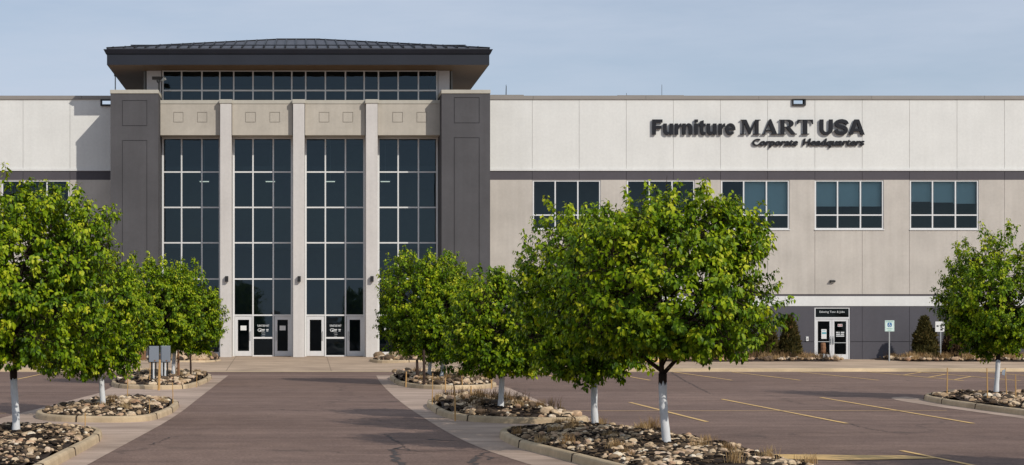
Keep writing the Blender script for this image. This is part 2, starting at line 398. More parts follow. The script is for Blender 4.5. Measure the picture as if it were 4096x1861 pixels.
crack([(967, 1093), (1014, 1121), (1030, 1134)], .05, .02); crack([(1012, 1124), (991, 1131), (995, 1155), (1006, 1172), (1020, 1200)], .09, .14); crack([(993, 1130), (1060, 1136), (1130, 1134), (1195, 1134)], .10, .03)
crack([(1238, 1133), (1204, 1146), (1188, 1162), (1186, 1180)], .06, .10); crack([(1206, 1145), (1232, 1150), (1222, 1160)], .06, .03); crack([(1075, 1104), (1110, 1108), (1160, 1109)], .16, .05); crack([(1688, 937), (1730, 962), (1790, 992)], .05, .03)
crack([(2080, 1052), (2180, 1078), (2290, 1095)], .035, .02); crack([(380, 1120), (430, 1100), (520, 1094)], .03, .02); crack([(700, 1030), (760, 1034), (850, 1031)], .05, .02)
o = cr.build('crack_seal', M['tar']); tag(o, 'dark sealed cracks wandering over the drive asphalt', None, kind='structure')

# ------------------------------------------------------------------ the building
YW, YG, YP, YQ, YF = 90.3, 89.6, 87.4, 88.05, 88.4
B = thing('office_building', 'long pale office building with dark hip roofed glass entrance tower', 'building', (0, YW, 0))
wx = lambda p: PX(p, YW); wz = lambda p: PZ(p, YW)
XL, XR, TL, TR = -30.0, 50.0, PX(398, YP), PX(1120, YP)
joints = [wx(p) for p in (1339, 1457, 1575.5, 1694, 1812.5, 1931, 2050, 2169, 2288, 2407.5, 2527, 2646, 2766)] + [wx(p) for p in (176, 58, -61, -180, -300, -420)]
wins = [(1340, 1511), (1577, 1748), (1814, 1986), (2050, 2223), (2289, 2462), (4, 175), (-234, -63)]
whole = [(wx(a), wx(b), wz(577), wz(453)) for a, b in wins]
doorhole = (wx(2049), wx(2139), -1, wz(773))
scup = [(wx(1995), wx(2023), wz(262), wz(251)), (wx(256), wx(280), wz(263), wz(252))]
gap = .019
def wing(name, z0, z1, mat, yf=0.0, holes=(), jn=True, th=.03, extra=()):
    for a, b in ((XL, PX(300, YP)), (PX(1215, YP), XR)):
        mb = MB(); cuts = [(j - gap / 2, j + gap / 2, -5, 50) for j in joints] if jn else []
        skin(mb, a, b, z0, z1, YW - yf, YW + th, cuts + list(holes) + list(extra))
        skin(mb, a, b, z0, z1, YW + th + .002, YW + .28, list(holes)); mb.build(name, mat, B)
wing('upper_wall', wz(424), wz(249), M['white'], .0, scup)
wing('wall_ledge', wz(430), wz(424) - .002, M['stripe'], .05, jn=False)
wing('wall_band', wz(452.5), wz(430) - .002, M['band'], 0, [])
wing('middle_wall', wz(740), wz(452.5) - .002, M['beige'], 0, whole)
wing('wall_reveal', wz(745), wz(740) - .002, M['band'], -.025, jn=False, th=.05)
wing('wall_stripe', wz(770), wz(745) - .002, M['stripe'], .02, jn=False)
wing('base_wall', -.3, wz(770) - .002, M['dark'], 0, [doorhole], extra=[(XL, XR, wz(860.5), wz(860.5) + .035)])
mb = MB(); xx = XL; mbs = [MB(), MB()]
while xx < XR:
    b = min(xx + 6.1, XR)
    for si, (a2, b2) in enumerate(((xx, min(b, PX(300, YP))), (max(xx, PX(1215, YP)), b))):
        if b2 > a2 + .1: mbs[si].box(a2 + .006, b2 - .006, YW - .06, YW + .40, wz(249) - .03, wz(241))
    xx = b
for a, b, p in ((1236, 1322, 238.5), (1560, 1728, 239.5), (-100, 60, 243)): mbs[0 if a < 0 else 1].box(wx(a), wx(b), YW + .7, YW + 1.5, wz(260), PZ(p, YW + .7))
for q in mbs: q.build('coping', M['coping'], B)
for a, b in ((XL, TL - .5), (TR + .5, XR)): MB().box(a, b, YW + .3, YW + 50, wz(249) - 1.6, wz(249) - 1.4).build('roof_deck', M['coping'], B)
for x0, x1, z0, z1 in scup:
    r = .085; mb = MB()
    for q in ((x0 - .01, x1 + .01, z0 - r, z0), (x0 - .01, x1 + .01, z1, z1 + .03), (x0 - .06, x0, z0 - r, z1 + .03), (x1, x1 + .06, z0 - r, z1 + .03)): mb.box(q[0], q[1], YW - .12, YW + .26, q[2], q[3])
    mb.build('roof_scupper', M['black'], B)
# wing side and rear walls
MB().box(XR - .3, XR, YW + .3, YW + 50, -.3, wz(249) - .04).build('end_wall', M['beige'], B); MB().box(XL, XL + .3, YW + .3, YW + 50, -.3, wz(249) - .04).build('end_wall', M['beige'], B); MB().box(XL + .31, XR - .31, YW + 49.7, YW + 50, -.3, wz(249) - .06).build('rear_wall', M['beige'], B)
# interiors
for a, b in ((XL + .3, TL - .6), (TR + .9, XR - .3)):
    mb = MB(); mb.box(a, b, YW + 4.2, YW + 4.3, 0, wz(430)); mb.box(a, b, YW + .30, YW + 4.2, wz(577) - .95, wz(577) - .8); mb.box(a, b, YW + .30, YW + 4.2, wz(453) + .25, wz(453) + .4); mb.box(a, b, YW + .3, YW + 4.2, 3.2, 3.3)
    mb.build('room_partition', M['inner'], B)
def pane_quads(mb, x0, x1, z0, z1, y, rng=random):   # one pane, very slightly out of true
    a, b = rng.uniform(-.006, .006), rng.uniform(-.006, .006); w_, h_ = (x1 - x0) / 2, (z1 - z0) / 2
    f = lambda i, j: (x0 + w_ + i * w_, y + a * i * w_ + b * j * h_, z0 + h_ + j * h_)
    mb.add([f(-1, -1), f(1, -1), f(1, 1), f(-1, 1)], [(0, 1, 2, 3)])
blinds = {3: [(0, 517), (1, 517), (2, 517)], 4: [(0, 505), (1, 507), (2, 510)], 2: [(1, 541), (2, 541)], 1: [], 0: []}
for k, (a, b) in enumerate(wins):
    x0, x1, z0, z1 = wx(a), wx(b), wz(577), wz(453); yy = YW + .07; f = .075
    mb = MB(); vx = [x0, x0 + (x1 - x0) / 3, x0 + 2 * (x1 - x0) / 3, x1]; zm = wz(541)
    mb.box(x0, x1, yy - .03, yy + .07, z0, z0 + f); mb.box(x0, x1, yy - .03, yy + .07, z1 - f, z1)
    mb.box(x0, x0 + f, yy - .032, yy + .072, z0 + f, z1 - f); mb.box(x1 - f, x1, yy - .032, yy + .072, z0 + f, z1 - f)
    for v in vx[1:3]: mb.box(v - .035, v + .035, yy - .028, yy + .068, z0 + f, z1 - f)
    mb.box(x0 + f, x1 - f, yy - .026, yy + .066, zm - .035, zm + .035)
    mb.box(x0 - .03, x1 + .03, YW - .05, YW - .003, z0 - .05, z0 - .002)
    fr = mb.build('window', M['metal'], B)
    mb = MB()
    for i in range(3):
        pane_quads(mb, vx[i], vx[i + 1], z0 + .02, zm, yy + .02); pane_quads(mb, vx[i], vx[i + 1], zm, z1 - .02, yy + .02)
    mb.build('pane', M['clear'], fr)
    bl = blinds.get(k, [])
    for i, yb in bl:
        m2 = MB(); m2.box(vx[i] + .01, vx[i + 1] - .01, yy + .30, yy + .306, wz(yb), z1 + .05); m2.box(vx[i] + .01, vx[i + 1] - .01, yy + .295, yy + .312, wz(yb) - .03, wz(yb) - .001)
        m2.build('blind', M['blind'], fr)
# tower piers
def cuts_px(rects, Y, zb=None): 
    out = []
    for a, b, p, q in rects: out += ring(PX(a, Y), PX(b, Y), zb if q is None else PZ(q, Y), PZ(p, Y))
    return out
for xa, xb, rects in ((278, 398, [(307, 370, 252.5, 317), (307, 370, 353, None)]), (1111, 1233, [(1142, 1206, 245, 310), (1142, 1206, 346, None)])):
    mb = MB(); x0, x1 = PX(xa, YP), PX(xb, YP); zt = PZ(235.5, YP)
    skin(mb, x0, x1, -.2, zt, YP, YP + .03, cuts_px(rects, YP, .9)); mb.box(x0, x1, YP + .032, YW + 1.5, -.2, zt)
    pi = mb.build('tower_pier', M['pier'], B)
    mb = MB(); mb.box(x0 - .02, x1 + .02, YP - .04, YW + 1.5, zt + .002, PZ(226, YP)); mb.build('pier_cap', M['cap'], pi, bevel=.015)
# pillars
ZT = .30
for xa, xb in ((552.5, 583), (736, 767), (919.5, 951)):
    mb = MB(); x0, x1 = PX(xa + 1, YQ), PX(xb - 1, YQ); mb.box(x0, x1, YQ, YG + .05, ZT, PZ(260, YQ))
    q = mb.build('entrance_pillar', M['pillar'], B, bevel=.02)
    mb = MB(); mb.box(PX(xa, YQ) - .02, PX(xb, YQ) + .02, YQ - .04, YG + .02, PZ(260, YQ) + .002, PZ(250, YQ)); mb.build('pillar_cap', M['cap'], q, bevel=.015)
    mb = MB(); cxp = (x0 + x1) / 2 + .02; z0 = PZ(709, YQ)
# frieze
bays = [(399, 552.5), (583, 736), (767, 919.5), (951, 1111)]
sq = [[(436, 461), (496, 521)], [(617, 643), (678, 704)], [(802, 828), (862, 888)], [(987, 1013), (1048, 1074)]]
for (a, b), ss in zip(bays, sq):
    mb = MB(); x0, x1 = PX(a, YP if a == 399 else YQ), PX(b, YP if b == 1111 else YQ); z0, z1 = PZ(340, YF), PZ(261, YF)
    x0 += .01; x1 -= .01
    skin(mb, x0, x1, z0, z1, YF, YF + .03, cuts_px([(p, q, 282, 308) for p, q in ss], YF)); mb.box(x0, x1, YF + .032, YG - .06, z0 + .001, z1 - .001)
    fz = mb.build('frieze', M['frieze'], B)
    mb = MB(); mb.box(x0, x1, YF - .03, YG - .05, z1 + .002, PZ(252, YF)); mb.build('frieze_cap', M['cap'], fz)
# curtain wall
gx = lambda p: PX(p, YG); gz = lambda p: PZ(p, YG)
cols = [[410, 457, 508, 553], [588, 636.5, 687.5, 734], [769, 818.5, 869, 916], [952, 1001.5, 1052.5, 1099]]
rows = [348, 433, 522, 611, 702, 793]
tw = .037
ZD = .385
for bi, cset in enumerate(cols):
    mb = MB(); gl = MB(); door = bi in (1, 2); zb = ZD if door else .62
    X = [gx(p) for p in cset]
    vs = [gz(p) for p in rows]
    mb.box(X[0] - .06, X[-1] + .06, YG - .05, YG + .1, vs[0] - .04, vs[0] + .06)
    for z in vs[1:]: mb.box(X[0], X[-1], YG - .045, YG + .08, z - tw, z + tw)
    for i, x in enumerate(X):
        e = .05 if i in (0, 3) else tw
        mb.box(x - e, x + e, YG - .055, YG + .09, zb if not door else ZD - .02, vs[0] - .04)
    if not door:
        mb.box(X[0], X[-1], YG - .045, YG + .08, .3, zb)
    for i in range(3):
        for j in range(5): pane_quads(gl, X[i], X[i + 1], vs[j + 1], vs[j], YG + .02)
        if not door: pane_quads(gl, X[i], X[i + 1], zb, vs[5], YG + .02)
    if door:
        zm = gz(850); mb.box(X[1], X[2], YG - .04, YG + .07, zm - .045, zm + .045); mb.box(X[1], X[2], YG - .04, YG + .07, ZD - .02, ZD + .06)
        pane_quads(gl, X[1], X[2], ZD, zm, YG + .02); pane_quads(gl, X[1], X[2], zm, vs[5], YG + .02)
    cw = mb.build('curtain_wall', M['metal'], B); gl.build('pane', M['glass'], cw)
    if door:
        for di, (a, b) in enumerate(((X[0], X[1]), (X[2], X[3]))):
            a += .06; b -= .05; z0, z1 = ZD + .015, vs[5] - .045; s_ = .16
            m2 = MB(); yd = YG - .01
            m2.box(a, a + s_, yd, yd + .06, z0, z1); m2.box(b - s_, b, yd, yd + .06, z0, z1)
            m2.box(a + s_, b - s_, yd + .001, yd + .059, z0, z0 + .27); m2.box(a + s_, b - s_, yd + .001, yd + .059, z1 - .2, z1)
            d = m2.build('door', M['door'], B, bevel=.006)
            m3 = MB(); pane_quads(m3, a + s_, b - s_, z0 + .27, z1 - .2, yd + .03); m3.build('pane', M['doorglass'], d)
            hx = b - .09 if di == 0 else a + .09
            m3 = MB(); m3.tube([(hx, yd - .002, z0 + .85), (hx, yd - .07, z0 + .88), (hx, yd - .07, z0 + 1.3), (hx, yd - .002, z0 + 1.33)], .017, 6); m3.build('handle', M['steel'], d)
            m3 = MB(); xc = (a + b) / 2; zz = z0 + 1.38
            if (bi, di) in ((1, 0), (1, 1)):
                m3.box(xc - .16, xc + .16, yd + .015, yd + .02, zz, zz + .25); m3.build('notice', M['paper'], d)
        # white lettering on the middle pane
        m3 = MB(); xc0, xc1 = X[1] + .24, X[2] - .22; yv = YG + .005; zt = gz(823)
        fit_text(m3, 'FURNITURE MART', xc0, xc1, zt + .02, zt + .13, yv, .003, .01)
        m3.build('pane_lettering', M['vinyl'], cw); m3 = MB()
        m3.tube([(xc0 + .13 + .11 * math.cos(u), yv, zt - .16 + .075 * math.sin(u)) for u in np.linspace(.3, 5.9, 14)], .018, 5)
        m3.box(xc0 + .12, xc0 + .2, yv - .004, yv, zt - .2, zt - .15)
        m3.build('pane_emblem', M['vinyl'], cw); m3 = MB()
        W_ = xc1 - xc0
        for u0, u1, dz, hh in ((.36, .63, .155, .045), (.37, .60, .225, .04), (.75, .95, .155, .045), (.76, .92, .225, .04), (.34, .66, .32, .014), (.40, .66, .41, .012), (.36, .62, .50, .012)):
            MB().box(xc0 + W_ * u0, xc0 + W_ * u1, yv - .004, yv, zt - dz, zt - dz + hh).build('pane_print', M['vinyl'], cw)
    if bi == 3:
        m3 = MB(); fit_text(m3, 'Edi', X[0] + .32, X[0] + .72, gz(831), gz(823), YG + .005, .004, .03); m3.build('pane_lettering', M['vinyl'], cw)
# clerestory
cx_all = [p for s_ in cols for p in s_]
mb = MB(); gl = MB(); Xc = [gx(p) for p in cx_all]; za, zmid, zt = gz(254), gz(228), gz(180)
mb.box(Xc[0] - .05, Xc[-1] + .05, YG - .05, YG + .08, zt, zt + .07); mb.box(Xc[0], Xc[-1], YG - .045, YG + .075, zmid - .04, zmid + .04)
for x in Xc: mb.box(x - .036, x + .036, YG - .055, YG + .085, za, zt)
for i in range(len(Xc) - 1): pane_quads(gl, Xc[i], Xc[i + 1], za, zmid, YG + .02); pane_quads(gl, Xc[i], Xc[i + 1], zmid, zt, YG + .02)
cw = mb.build('clerestory_window', M['metal'], B); gl.build('pane', M['glass'], cw)
ZS = gz(178)                     # soffit level
xo, xi = gx(1131), gx(1100)
MB().box(xi + .055, xo, YG - .02, YG + 13, PZ(340, YF), ZS - .005).build('clerestory_wall', M['clere'], B); MB().box(-xo, gx(408) - .05, YG - .02, YG + 13, PZ(340, YF), ZS - .005).build('clerestory_wall', M['clere'], B)
mb = MB()                        # head and interior of the tower
mb.box(-8.0, 8.0, YG + .12, YG + 12.9, gz(340), gz(334)); mb.box(-8.3, 8.3, YG + 6.0, YG + 6.1, .3, ZS); mb.box(-8.3, -8.2, YG + .1, YG + 6, .3, ZS); mb.box(8.2, 8.3, YG + .1, YG + 6, .3, ZS)
mb.box(-8.2, 8.2, YG + 2.2, YG + 6, 6.3, 6.6); mb.box(-8.2, 8.2, YG + .12, YG + 6, .30, .36); mb.box(-8.2, 8.2, YG + 1.2, YG + 6, 10.5, 10.7)
mb.build('lobby_wall', M['inner'], B)
# eaves and roof
YE = 87.5; HW = 481 / F * YE; YB_ = YE + 2 * HW; z_f0, z_f1, z_e = PZ(163, YE), PZ(126, YE), PZ(121.5, YE)
mb = MB(); mb.box(-HW + .05, HW - .05, YE + .05, YB_ - .05, ZS + .0, ZS + .06); mb.build('soffit', M['soffit'], B)
def eave_ring(mb, prof):        # profile of (out, z) pushed round the four sides
    n = len(prof); V = []
    for o_, z in prof:
        h = HW + o_; V += [(-h, YE - o_, z), (h, YE - o_, z), (h, YB_ + o_, z), (-h, YB_ + o_, z)]
    Fs = [(i * 4 + k, i * 4 + (k + 1) % 4, ((i + 1) % n) * 4 + (k + 1) % 4, ((i + 1) % n) * 4 + k) for i in range(n) for k in range(4)]
    mb.add(V, Fs)
mb = MB(); eave_ring(mb, [(-.12, z_f0), (0, z_f0), (0, z_f1 - .22), (.03, z_f1 - .2), (.03, z_f1 - .06), (-.12, z_f1 - .06)]); mb.build('fascia', M['fascia'], B)
mb = MB(); eave_ring(mb, [(.032, z_f1 - .20), (.06, z_f1 - .2), (.10, z_f1 - .12), (.17, z_f1 + .02), (.14, z_f1 + .02), (.09, z_f1 - .08), (.032, z_f1 - .08)]); mb.build('gutter', M['fascia'], B)
zr = PZ(90.5, YE + 8.72); rd = 8.75; rx = HW - rd; ym = (YE + YB_) / 2
mb = MB(); e = HW + .02
rf = [(-e, YE, z_e), (e, YE, z_e), (e, YB_, z_e), (-e, YB_, z_e), (-rx, ym, zr), (rx, ym, zr)]
mb.add(rf + [(-e, YE, z_e - .1), (e, YE, z_e - .1), (e, YB_, z_e - .1), (-e, YB_, z_e - .1)], [(0, 1, 5, 4), (1, 2, 5), (2, 3, 4, 5), (3, 0, 4), (6, 7, 1, 0), (7, 8, 2, 1), (8, 9, 3, 2), (9, 6, 0, 3)])
roof = mb.build('roof', M['roof'], B)
mb = MB(); slope = (zr - z_e) / (ym - YE); x = -HW + .3
while x < HW - .2:
    run = min(ym - YE, (HW - abs(x)) * (ym - YE) / rd)
    mb.bar((x, YE + .02, z_e + .03), (x, YE + run, z_e + slope * run + .03), .075, .10); x += .565
for s_ in (-1, 1): mb.bar((s_ * HW, YE, z_e + .02), (s_ * rx, ym, zr + .02), .1, .08)
mb.bar((-rx, ym, zr + .02), (rx, ym, zr + .02), .14, .09)
mb.build('standing_seam', M['black'], roof)
mb = MB(); x = -HW + .3 + 2 * .565
while x < HW - 1.2:
    mb.box(x - .035, x + .035, YE + .40, YE + .50, z_e + .09, z_e + .22); x += .565
mb.bar((-HW + 1.2, YE + .42, z_e + .23), (HW - 1.2, YE + .42, z_e + .23), .05, .05)
mb.build('snow_guard', M['fascia'], roof)
# wing entrance door
x0, x1 = wx(2049), wx(2139); yd = YW + .10; zb, zt, zr2 = .20, wz(773), wz(800)
mb = MB(); f = .07
mb.box(x0, x0 + f, yd - .06, yd + .08, zb, zt); mb.box(x1 - f, x1, yd - .06, yd + .08, zb, zt); mb.box(x0 + f, x1 - f, yd - .059, yd + .079, zt - f, zt); mb.box(x0 + f, x1 - f, yd - .059, yd + .079, zr2 - .045, zr2 + .045)
fr = mb.build('door_frame', M['door'], B)
mb = MB(); pane_quads(mb, x0 + f, x1 - f, zr2 + .045, zt - f, yd); mb.build('pane', M['doorglass'], fr)
mb = MB(); fit_text(mb, 'Ediwing Tour & Jobs', x0 + .30, x1 - .28, wz(788.5), wz(782), yd - .008, .004, .0); mb.build('pane_lettering', M['vinyl'], fr)
xm = (x0 + x1) / 2
for di, (a, b) in enumerate(((x0 + f + .005, xm - .006), (xm + .006, x1 - f - .005))):
    m2 = MB(); z0, z1 = zb + .015, zr2 - .05; s_ = .125
    m2.box(a, a + s_, yd - .03, yd + .03, z0, z1); m2.box(b - s_, b, yd - .03, yd + .03, z0, z1); m2.box(a + s_, b - s_, yd - .029, yd + .029, z0, z0 + .26); m2.box(a + s_, b - s_, yd - .029, yd + .029, z1 - .13, z1)
    d = m2.build('door', M['door'], B, bevel=.006)
    m3 = MB(); pane_quads(m3, a + s_, b - s_, z0 + .26, z1 - .13, yd + .005); m3.build('pane', M['doorglass'], d)
    m3 = MB(); hx = b - .06 if di == 0 else a + .06
    m3.box(hx - .035, hx + .035, yd - .045, yd - .031, z0 + .85, z0 + 1.1); m3.tube([(hx, yd - .03, z0 + .8), (hx, yd - .09, z0 + .84), (hx, yd - .09, z0 + 1.2), (hx, yd - .03, z0 + 1.24)], .016, 6); m3.build('handle', M['steel'], d)
    m3 = MB(); m3.box(a + s_, b - s_, yd - .035, yd - .022, z0 + .93 - .06 * di, z0 + .965 - .06 * di); m3.build('push_bar', M['steel'], d)
    xc = (a + b) / 2
    if di == 0:
        m3 = MB(); m3.box(xc - .12, xc + .16, yd - .012, yd - .006, z0 + 1.1, z0 + 1.62); n_ = m3.build('notice', M['paper'], d)
        m3 = MB(); m3.box(xc - .09, xc + .15, yd - .016, yd - .0125, z0 + 1.36, z0 + 1.46); m3.box(xc - .07, xc + .1, yd - .016, yd - .0125, z0 + 1.53, z0 + 1.555); m3.build('notice_print', M['teal'], n_)
    else:
        m3 = MB(); m3.box(xc - .13, xc + .12, yd - .012, yd - .006, z0 + 1.76, z0 + 1.9); n_ = m3.build('notice', M['paper'], d)
        m3 = MB()
        for u in (-.11, -.03, .05): m3.box(xc + u, xc + u + .045, yd - .016, yd - .0125, z0 + 1.78, z0 + 1.88)
        m3.build('notice_print', M['red'], n_)
        m3 = MB()
        for k, segs in enumerate((((-.2, -.08), (-.06, -.02), (.03, .2)), ((-.2, 0), (.03, .19)), ((-.2, .2),))):
            for u0, u1 in segs: m3.box(xc + u0 * 1.1, xc + u1 * 1.1, yd - .012, yd - .007, z0 + 1.42 - .1 * k, z0 + 1.475 - .1 * k)
        m3.build('pane_lettering', M['vinyl'], d)

# ------------------------------------------------------------------ sign lettering
def slab_letters(mb, polys, x0, z0, sx_, sz_, y, depth):
    cu = bpy.data.curves.new('lettering', 'CURVE'); cu.dimensions = '2D'; cu.fill_mode = 'BOTH'; cu.extrude = .5
    for p in polys:
        sp = cu.splines.new('POLY'); sp.points.add(len(p) - 1); sp.use_cyclic_u = True
        for q, (u, v) in zip(sp.points, p): q.co = (u, v, 0, 1)
    o = bpy.data.objects.new('tmp', cu); C.objects.link(o)
    me = bpy.data.meshes.new_from_object(o.evaluated_get(bpy.context.evaluated_depsgraph_get())); bpy.data.objects.remove(o)
    V = [(x0 + v.co[0] * sx_, y - depth / 2 - v.co[2] * depth, z0 + v.co[1] * sz_) for v in me.vertices]
    mb.add(V, [tuple(p.vertices) for p in me.polygons]); bpy.data.meshes.remove(me)
def arc(cx_, cy_, rx_, ry_, a0, a1, n=10): return [(cx_ + rx_ * math.cos(math.radians(a0 + (a1 - a0) * i / n)), cy_ + ry_ * math.sin(math.radians(a0 + (a1 - a0) * i / n))) for i in range(n + 1)]
s = .06
letM = [[(0, 0), (.30, 0), (.30, s), (.20, s), (.20, .78), (.475, 0), (.535, 0), (.80, .80), (.80, s), (.70, s), (.70, 0), (1.08, 0), (1.08, s), (.98, s), (.98, 1 - s), (1.08, 1 - s), (1.08, 1), (.80, 1), (.57, .34), (.33, 1), (.03, 1), (.03, 1 - s), (.13, 1 - s), (.13, s), (0, s)]]
letA = [[(0, 0), (.28, 0), (.28, s), (.18, s), (.235, .25), (.56, .25), (.63, s), (.53, s), (.53, 0), (.95, 0), (.95, s), (.86, s), (.53, 1.03), (.45, 1.03), (.105, s), (0, s)], [(.26, .32), (.40, .72), (.535, .32)]]
letR = [[(0, 0), (.40, 0), (.40, s), (.31, s), (.31, .46), (.40, .46), (.66, s), (.72, 0), (.98, 0), (.98, s), (.90, s), (.62, .475)] + arc(.52, .735, .29, .265, -70, 90, 12) + [(.03, 1), (.03, 1 - s), (.12, 1 - s), (.12, s), (0, s)],
        [(.31, .525)] + arc(.42, .735, .17, .205, -90, 90, 10) + [(.31, .94)]]
letT = [[(.22, 0), (.66, 0), (.66, s), (.55, s), (.55, 1 - s), (.70, 1 - s), (.80, .88), (.845, .70), (.885, .70), (.875, 1), (0, 1), (-.01, .70), (.03, .70), (.08, .88), (.18, 1 - s), (.33, 1 - s), (.33, s), (.22, s)]]
ZS0 = lambda v: 440 / 1.59 + v / 2.7116 / 1.59       # rows of the sign close-up, in photo pixels
SXp = lambda u: 2550 / 1.59 + u / 2.7116 / 1.59
sign = thing('wall_sign', 'large dark raised letters across the white upper wall', 'sign', (wx(1900), YW, wz(341)))
ys = YW - .055
zb0, zb1 = wz(ZS0(271)), wz(ZS0(106)); kx = (wx(SXp(1055)) - wx(SXp(155))) / 900; kz = (zb1 - zb0) / 165
def put(mb, polys): slab_letters(mb, [[(u - 155, v) for u, v in p] for p in polys], wx(SXp(155)), zb0, kx, kz, ys, .10)
def thick(pts, w_):
    P_ = np.array(pts, float); q = []
    for i in range(len(P_) - 1):                     # smooth the centre line
        p0, p1, p2, p3 = P_[max(i - 1, 0)], P_[i], P_[i + 1], P_[min(i + 2, len(P_) - 1)]
        for u in np.linspace(0, 1, 6, endpoint=False): q.append(.5 * ((2 * p1) + (p2 - p0) * u + (2 * p0 - 5 * p1 + 4 * p2 - p3) * u * u + (3 * p1 - p0 - 3 * p2 + p3) * u ** 3))
    q = np.array(q + [P_[-1]]); d = np.gradient(q, axis=0); d /= np.linalg.norm(d, axis=1)[:, None]; n_ = np.stack([-d[:, 1], d[:, 0]], 1) * w_ / 2
    return [tuple(x) for x in (q + n_)] + [tuple(x) for x in (q - n_)[::-1]]
uU = [(275, 121), (275, 40)] + arc(316, 40, 41, 43, 180, 280, 8) + [(344, 15), (344, 0), (380, 0), (380, 121), (343, 121), (343, 50)] + arc(327.5, 46, 15.5, 17, 0, -180, 8) + [(312, 121)]
uR = [(400, 0), (437, 0), (437, 58), (444, 76), (456, 85), (470, 86), (470, 123), (458, 122), (446, 114), (434, 98), (434, 121), (400, 121)]
let = [[[(155, 0), (194, 0), (194, 65), (253, 65), (253, 98), (194, 98), (194, 131), (265, 131), (265, 165), (155, 165)]], [uU], [uR],
       [[(480 + (380 - u) * 108 / 105, 121 - v) for u, v in uU]], [[(612, 0), (649, 0), (649, 121), (612, 121)]], [[(612, 134), (649, 134), (649, 165), (612, 165)]],
       [[(674, 121), (660, 121), (660, 94), (674, 94), (674, 34), (677, 14), (687, 2), (704, -3), (732, 0), (732, 29), (720, 28), (713, 31), (711, 40), (711, 94), (732, 94), (732, 121), (711, 121), (711, 157), (674, 146)]],
       [[(u + 470.5, v) for u, v in uU]], [[(u + 474, v) for u, v in uR]],
       [arc(1000.5, 60.5, 54.5, 64, -3, 322, 26) + arc(1000, 58, 20, 33, 322, 196, 8) + [(982, 50)] + [(1055, 50)], [(981, 74)] + arc(1000.5, 76, 19, 21, 175, 5, 8) + [(1020, 74)]]]
mb = MB()
for p in let: put(mb, p)
mb.build('sign_lettering', M['letter'], sign)
mb = MB(); zl0, zl1 = wz(ZS0(269)), wz(ZS0(108)); hz = zl1 - zl0
for poly, u0, u1, wd in ((letM, 1106, 1327, 1.08), (letA, 1341, 1521, .95), (letR, 1524, 1720, .98), (letT, 1727, 1897, .895)):
    a, b = wx(SXp(u0)), wx(SXp(u1)); slab_letters(mb, poly, a + (0.01 * (b - a) if poly is letT else 0), zl0, (b - a) / wd, hz, ys, .10)
mb.build('sign_lettering', M['letter'], sign)
mb = MB(); put(mb, [[(1968, 165), (1968, 62)] + arc(2039, 62, 71, 65, 180, 360, 16) + [(2110, 165), (2069, 165), (2069, 60)] + arc(2039, 60, 30, 30, 0, -180, 12) + [(2009, 165)]])
put(mb, [thick([(2264, 112), (2249, 138), (2204, 149), (2160, 138), (2151, 113), (2170, 96), (2205, 86), (2243, 72), (2254, 47), (2237, 24), (2200, 16), (2160, 26), (2143, 56)], 39)])
put(mb, [[(2283, 0), (2326, 0), (2338, 36), (2402, 36), (2412, 0), (2455, 0), (2394, 165), (2344, 165)], [(2349, 66), (2391, 66), (2370, 132)]])
mb.build('sign_lettering', M['letter'], sign)
sign2 = thing('wall_sign', 'smaller slanted second line of dark letters below the big letters', 'sign', (wx(2030), YW, wz(372)))
ys = YW - .045
mb = MB(); fit_text(mb, 'Corporate', wx(SXp(1241)), wx(SXp(1735)), wz(ZS0(413)), wz(ZS0(314)), ys, .07, .012, .18, .035); mb.build('sign_lettering', M['letter'], sign2)
mb = MB(); fit_text(mb, 'Headquarters', wx(SXp(1782)), wx(SXp(2455)), wz(ZS0(413)), wz(ZS0(312)), ys, .07, .012, .18, .035); mb.build('sign_lettering', M['letter'], sign2)

# ------------------------------------------------------------------ fittings on the building
for i, xa in enumerate((570, 752, 935)):
    l = thing('wall_lamp', ('black box lamp on the pillar left of the entrance doors', 'black box lamp on the pillar between the two door bays', 'black box lamp on the pillar right of the entrance doors')[i], 'wall lamp', (PX(xa + .5, YQ), YQ, PZ(702, YQ)), 'box lamps on the pillars')
    x, z = l.location[0], l.location[2]
    mb = MB(); mb.box(x - .03, x + .03, YQ - .05, YQ - .001, z - .05, z + .05); mb.box(x - .085, x + .085, YQ - .22, YQ - .05, z - .15, z + .15); mb.build('lamp_housing', M['black'], l, bevel=.012)
    mb = MB(); mb.box(x - .05, x + .05, YQ - .19, YQ - .08, z - .158, z - .151); mb.build('lens', M['paper'], l)
l = thing('wall_lamp', 'small dark wedge lamp on the beige wall above the side door', 'wall lamp', (wx(2093), YW, wz(709)))
x, z = wx(2093), wz(709); mb = MB(); mb.add([(x - .13, YW - .001, z + .1), (x + .13, YW - .001, z + .1), (x + .13, YW - .001, z - .06), (x - .13, YW - .001, z - .06), (x - .14, YW - .2, z + .07), (x + .14, YW - .2, z + .07), (x + .14, YW - .2, z - .0), (x - .14, YW - .2, z - .0)],
    [(3, 2, 1, 0), (4, 5, 6, 7), (0, 1, 5, 4), (1, 2, 6, 5), (2, 3, 7, 6), (3, 0, 4, 7)]); mb.build('lamp_housing', M['black'], l, bevel=.02)
mb = MB(); mb.add([(x - .1, YW - .17, z - .012), (x + .1, YW - .17, z - .012), (x + .1, YW - .03, z - .058), (x - .1, YW - .03, z - .058)], [(0, 1, 2, 3)]); mb.build('lens', M['steel'], l)
l = thing('intercom_box', 'small white intercom box on dark wall left of side door', 'intercom', (wx(2030), YW, wz(852)))
x, z = wx(2030), wz(852); mb = MB(); mb.box(x - .07, x + .07, YW - .06, YW - .001, z - .13, z + .11); mb.build('housing', M['paper'], l, bevel=.01)
mb = MB(); mb.tube([(x, YW - .062, z - .02), (x, YW - .075, z - .02)], .028, 8); mb.build('button', M['black'], l)
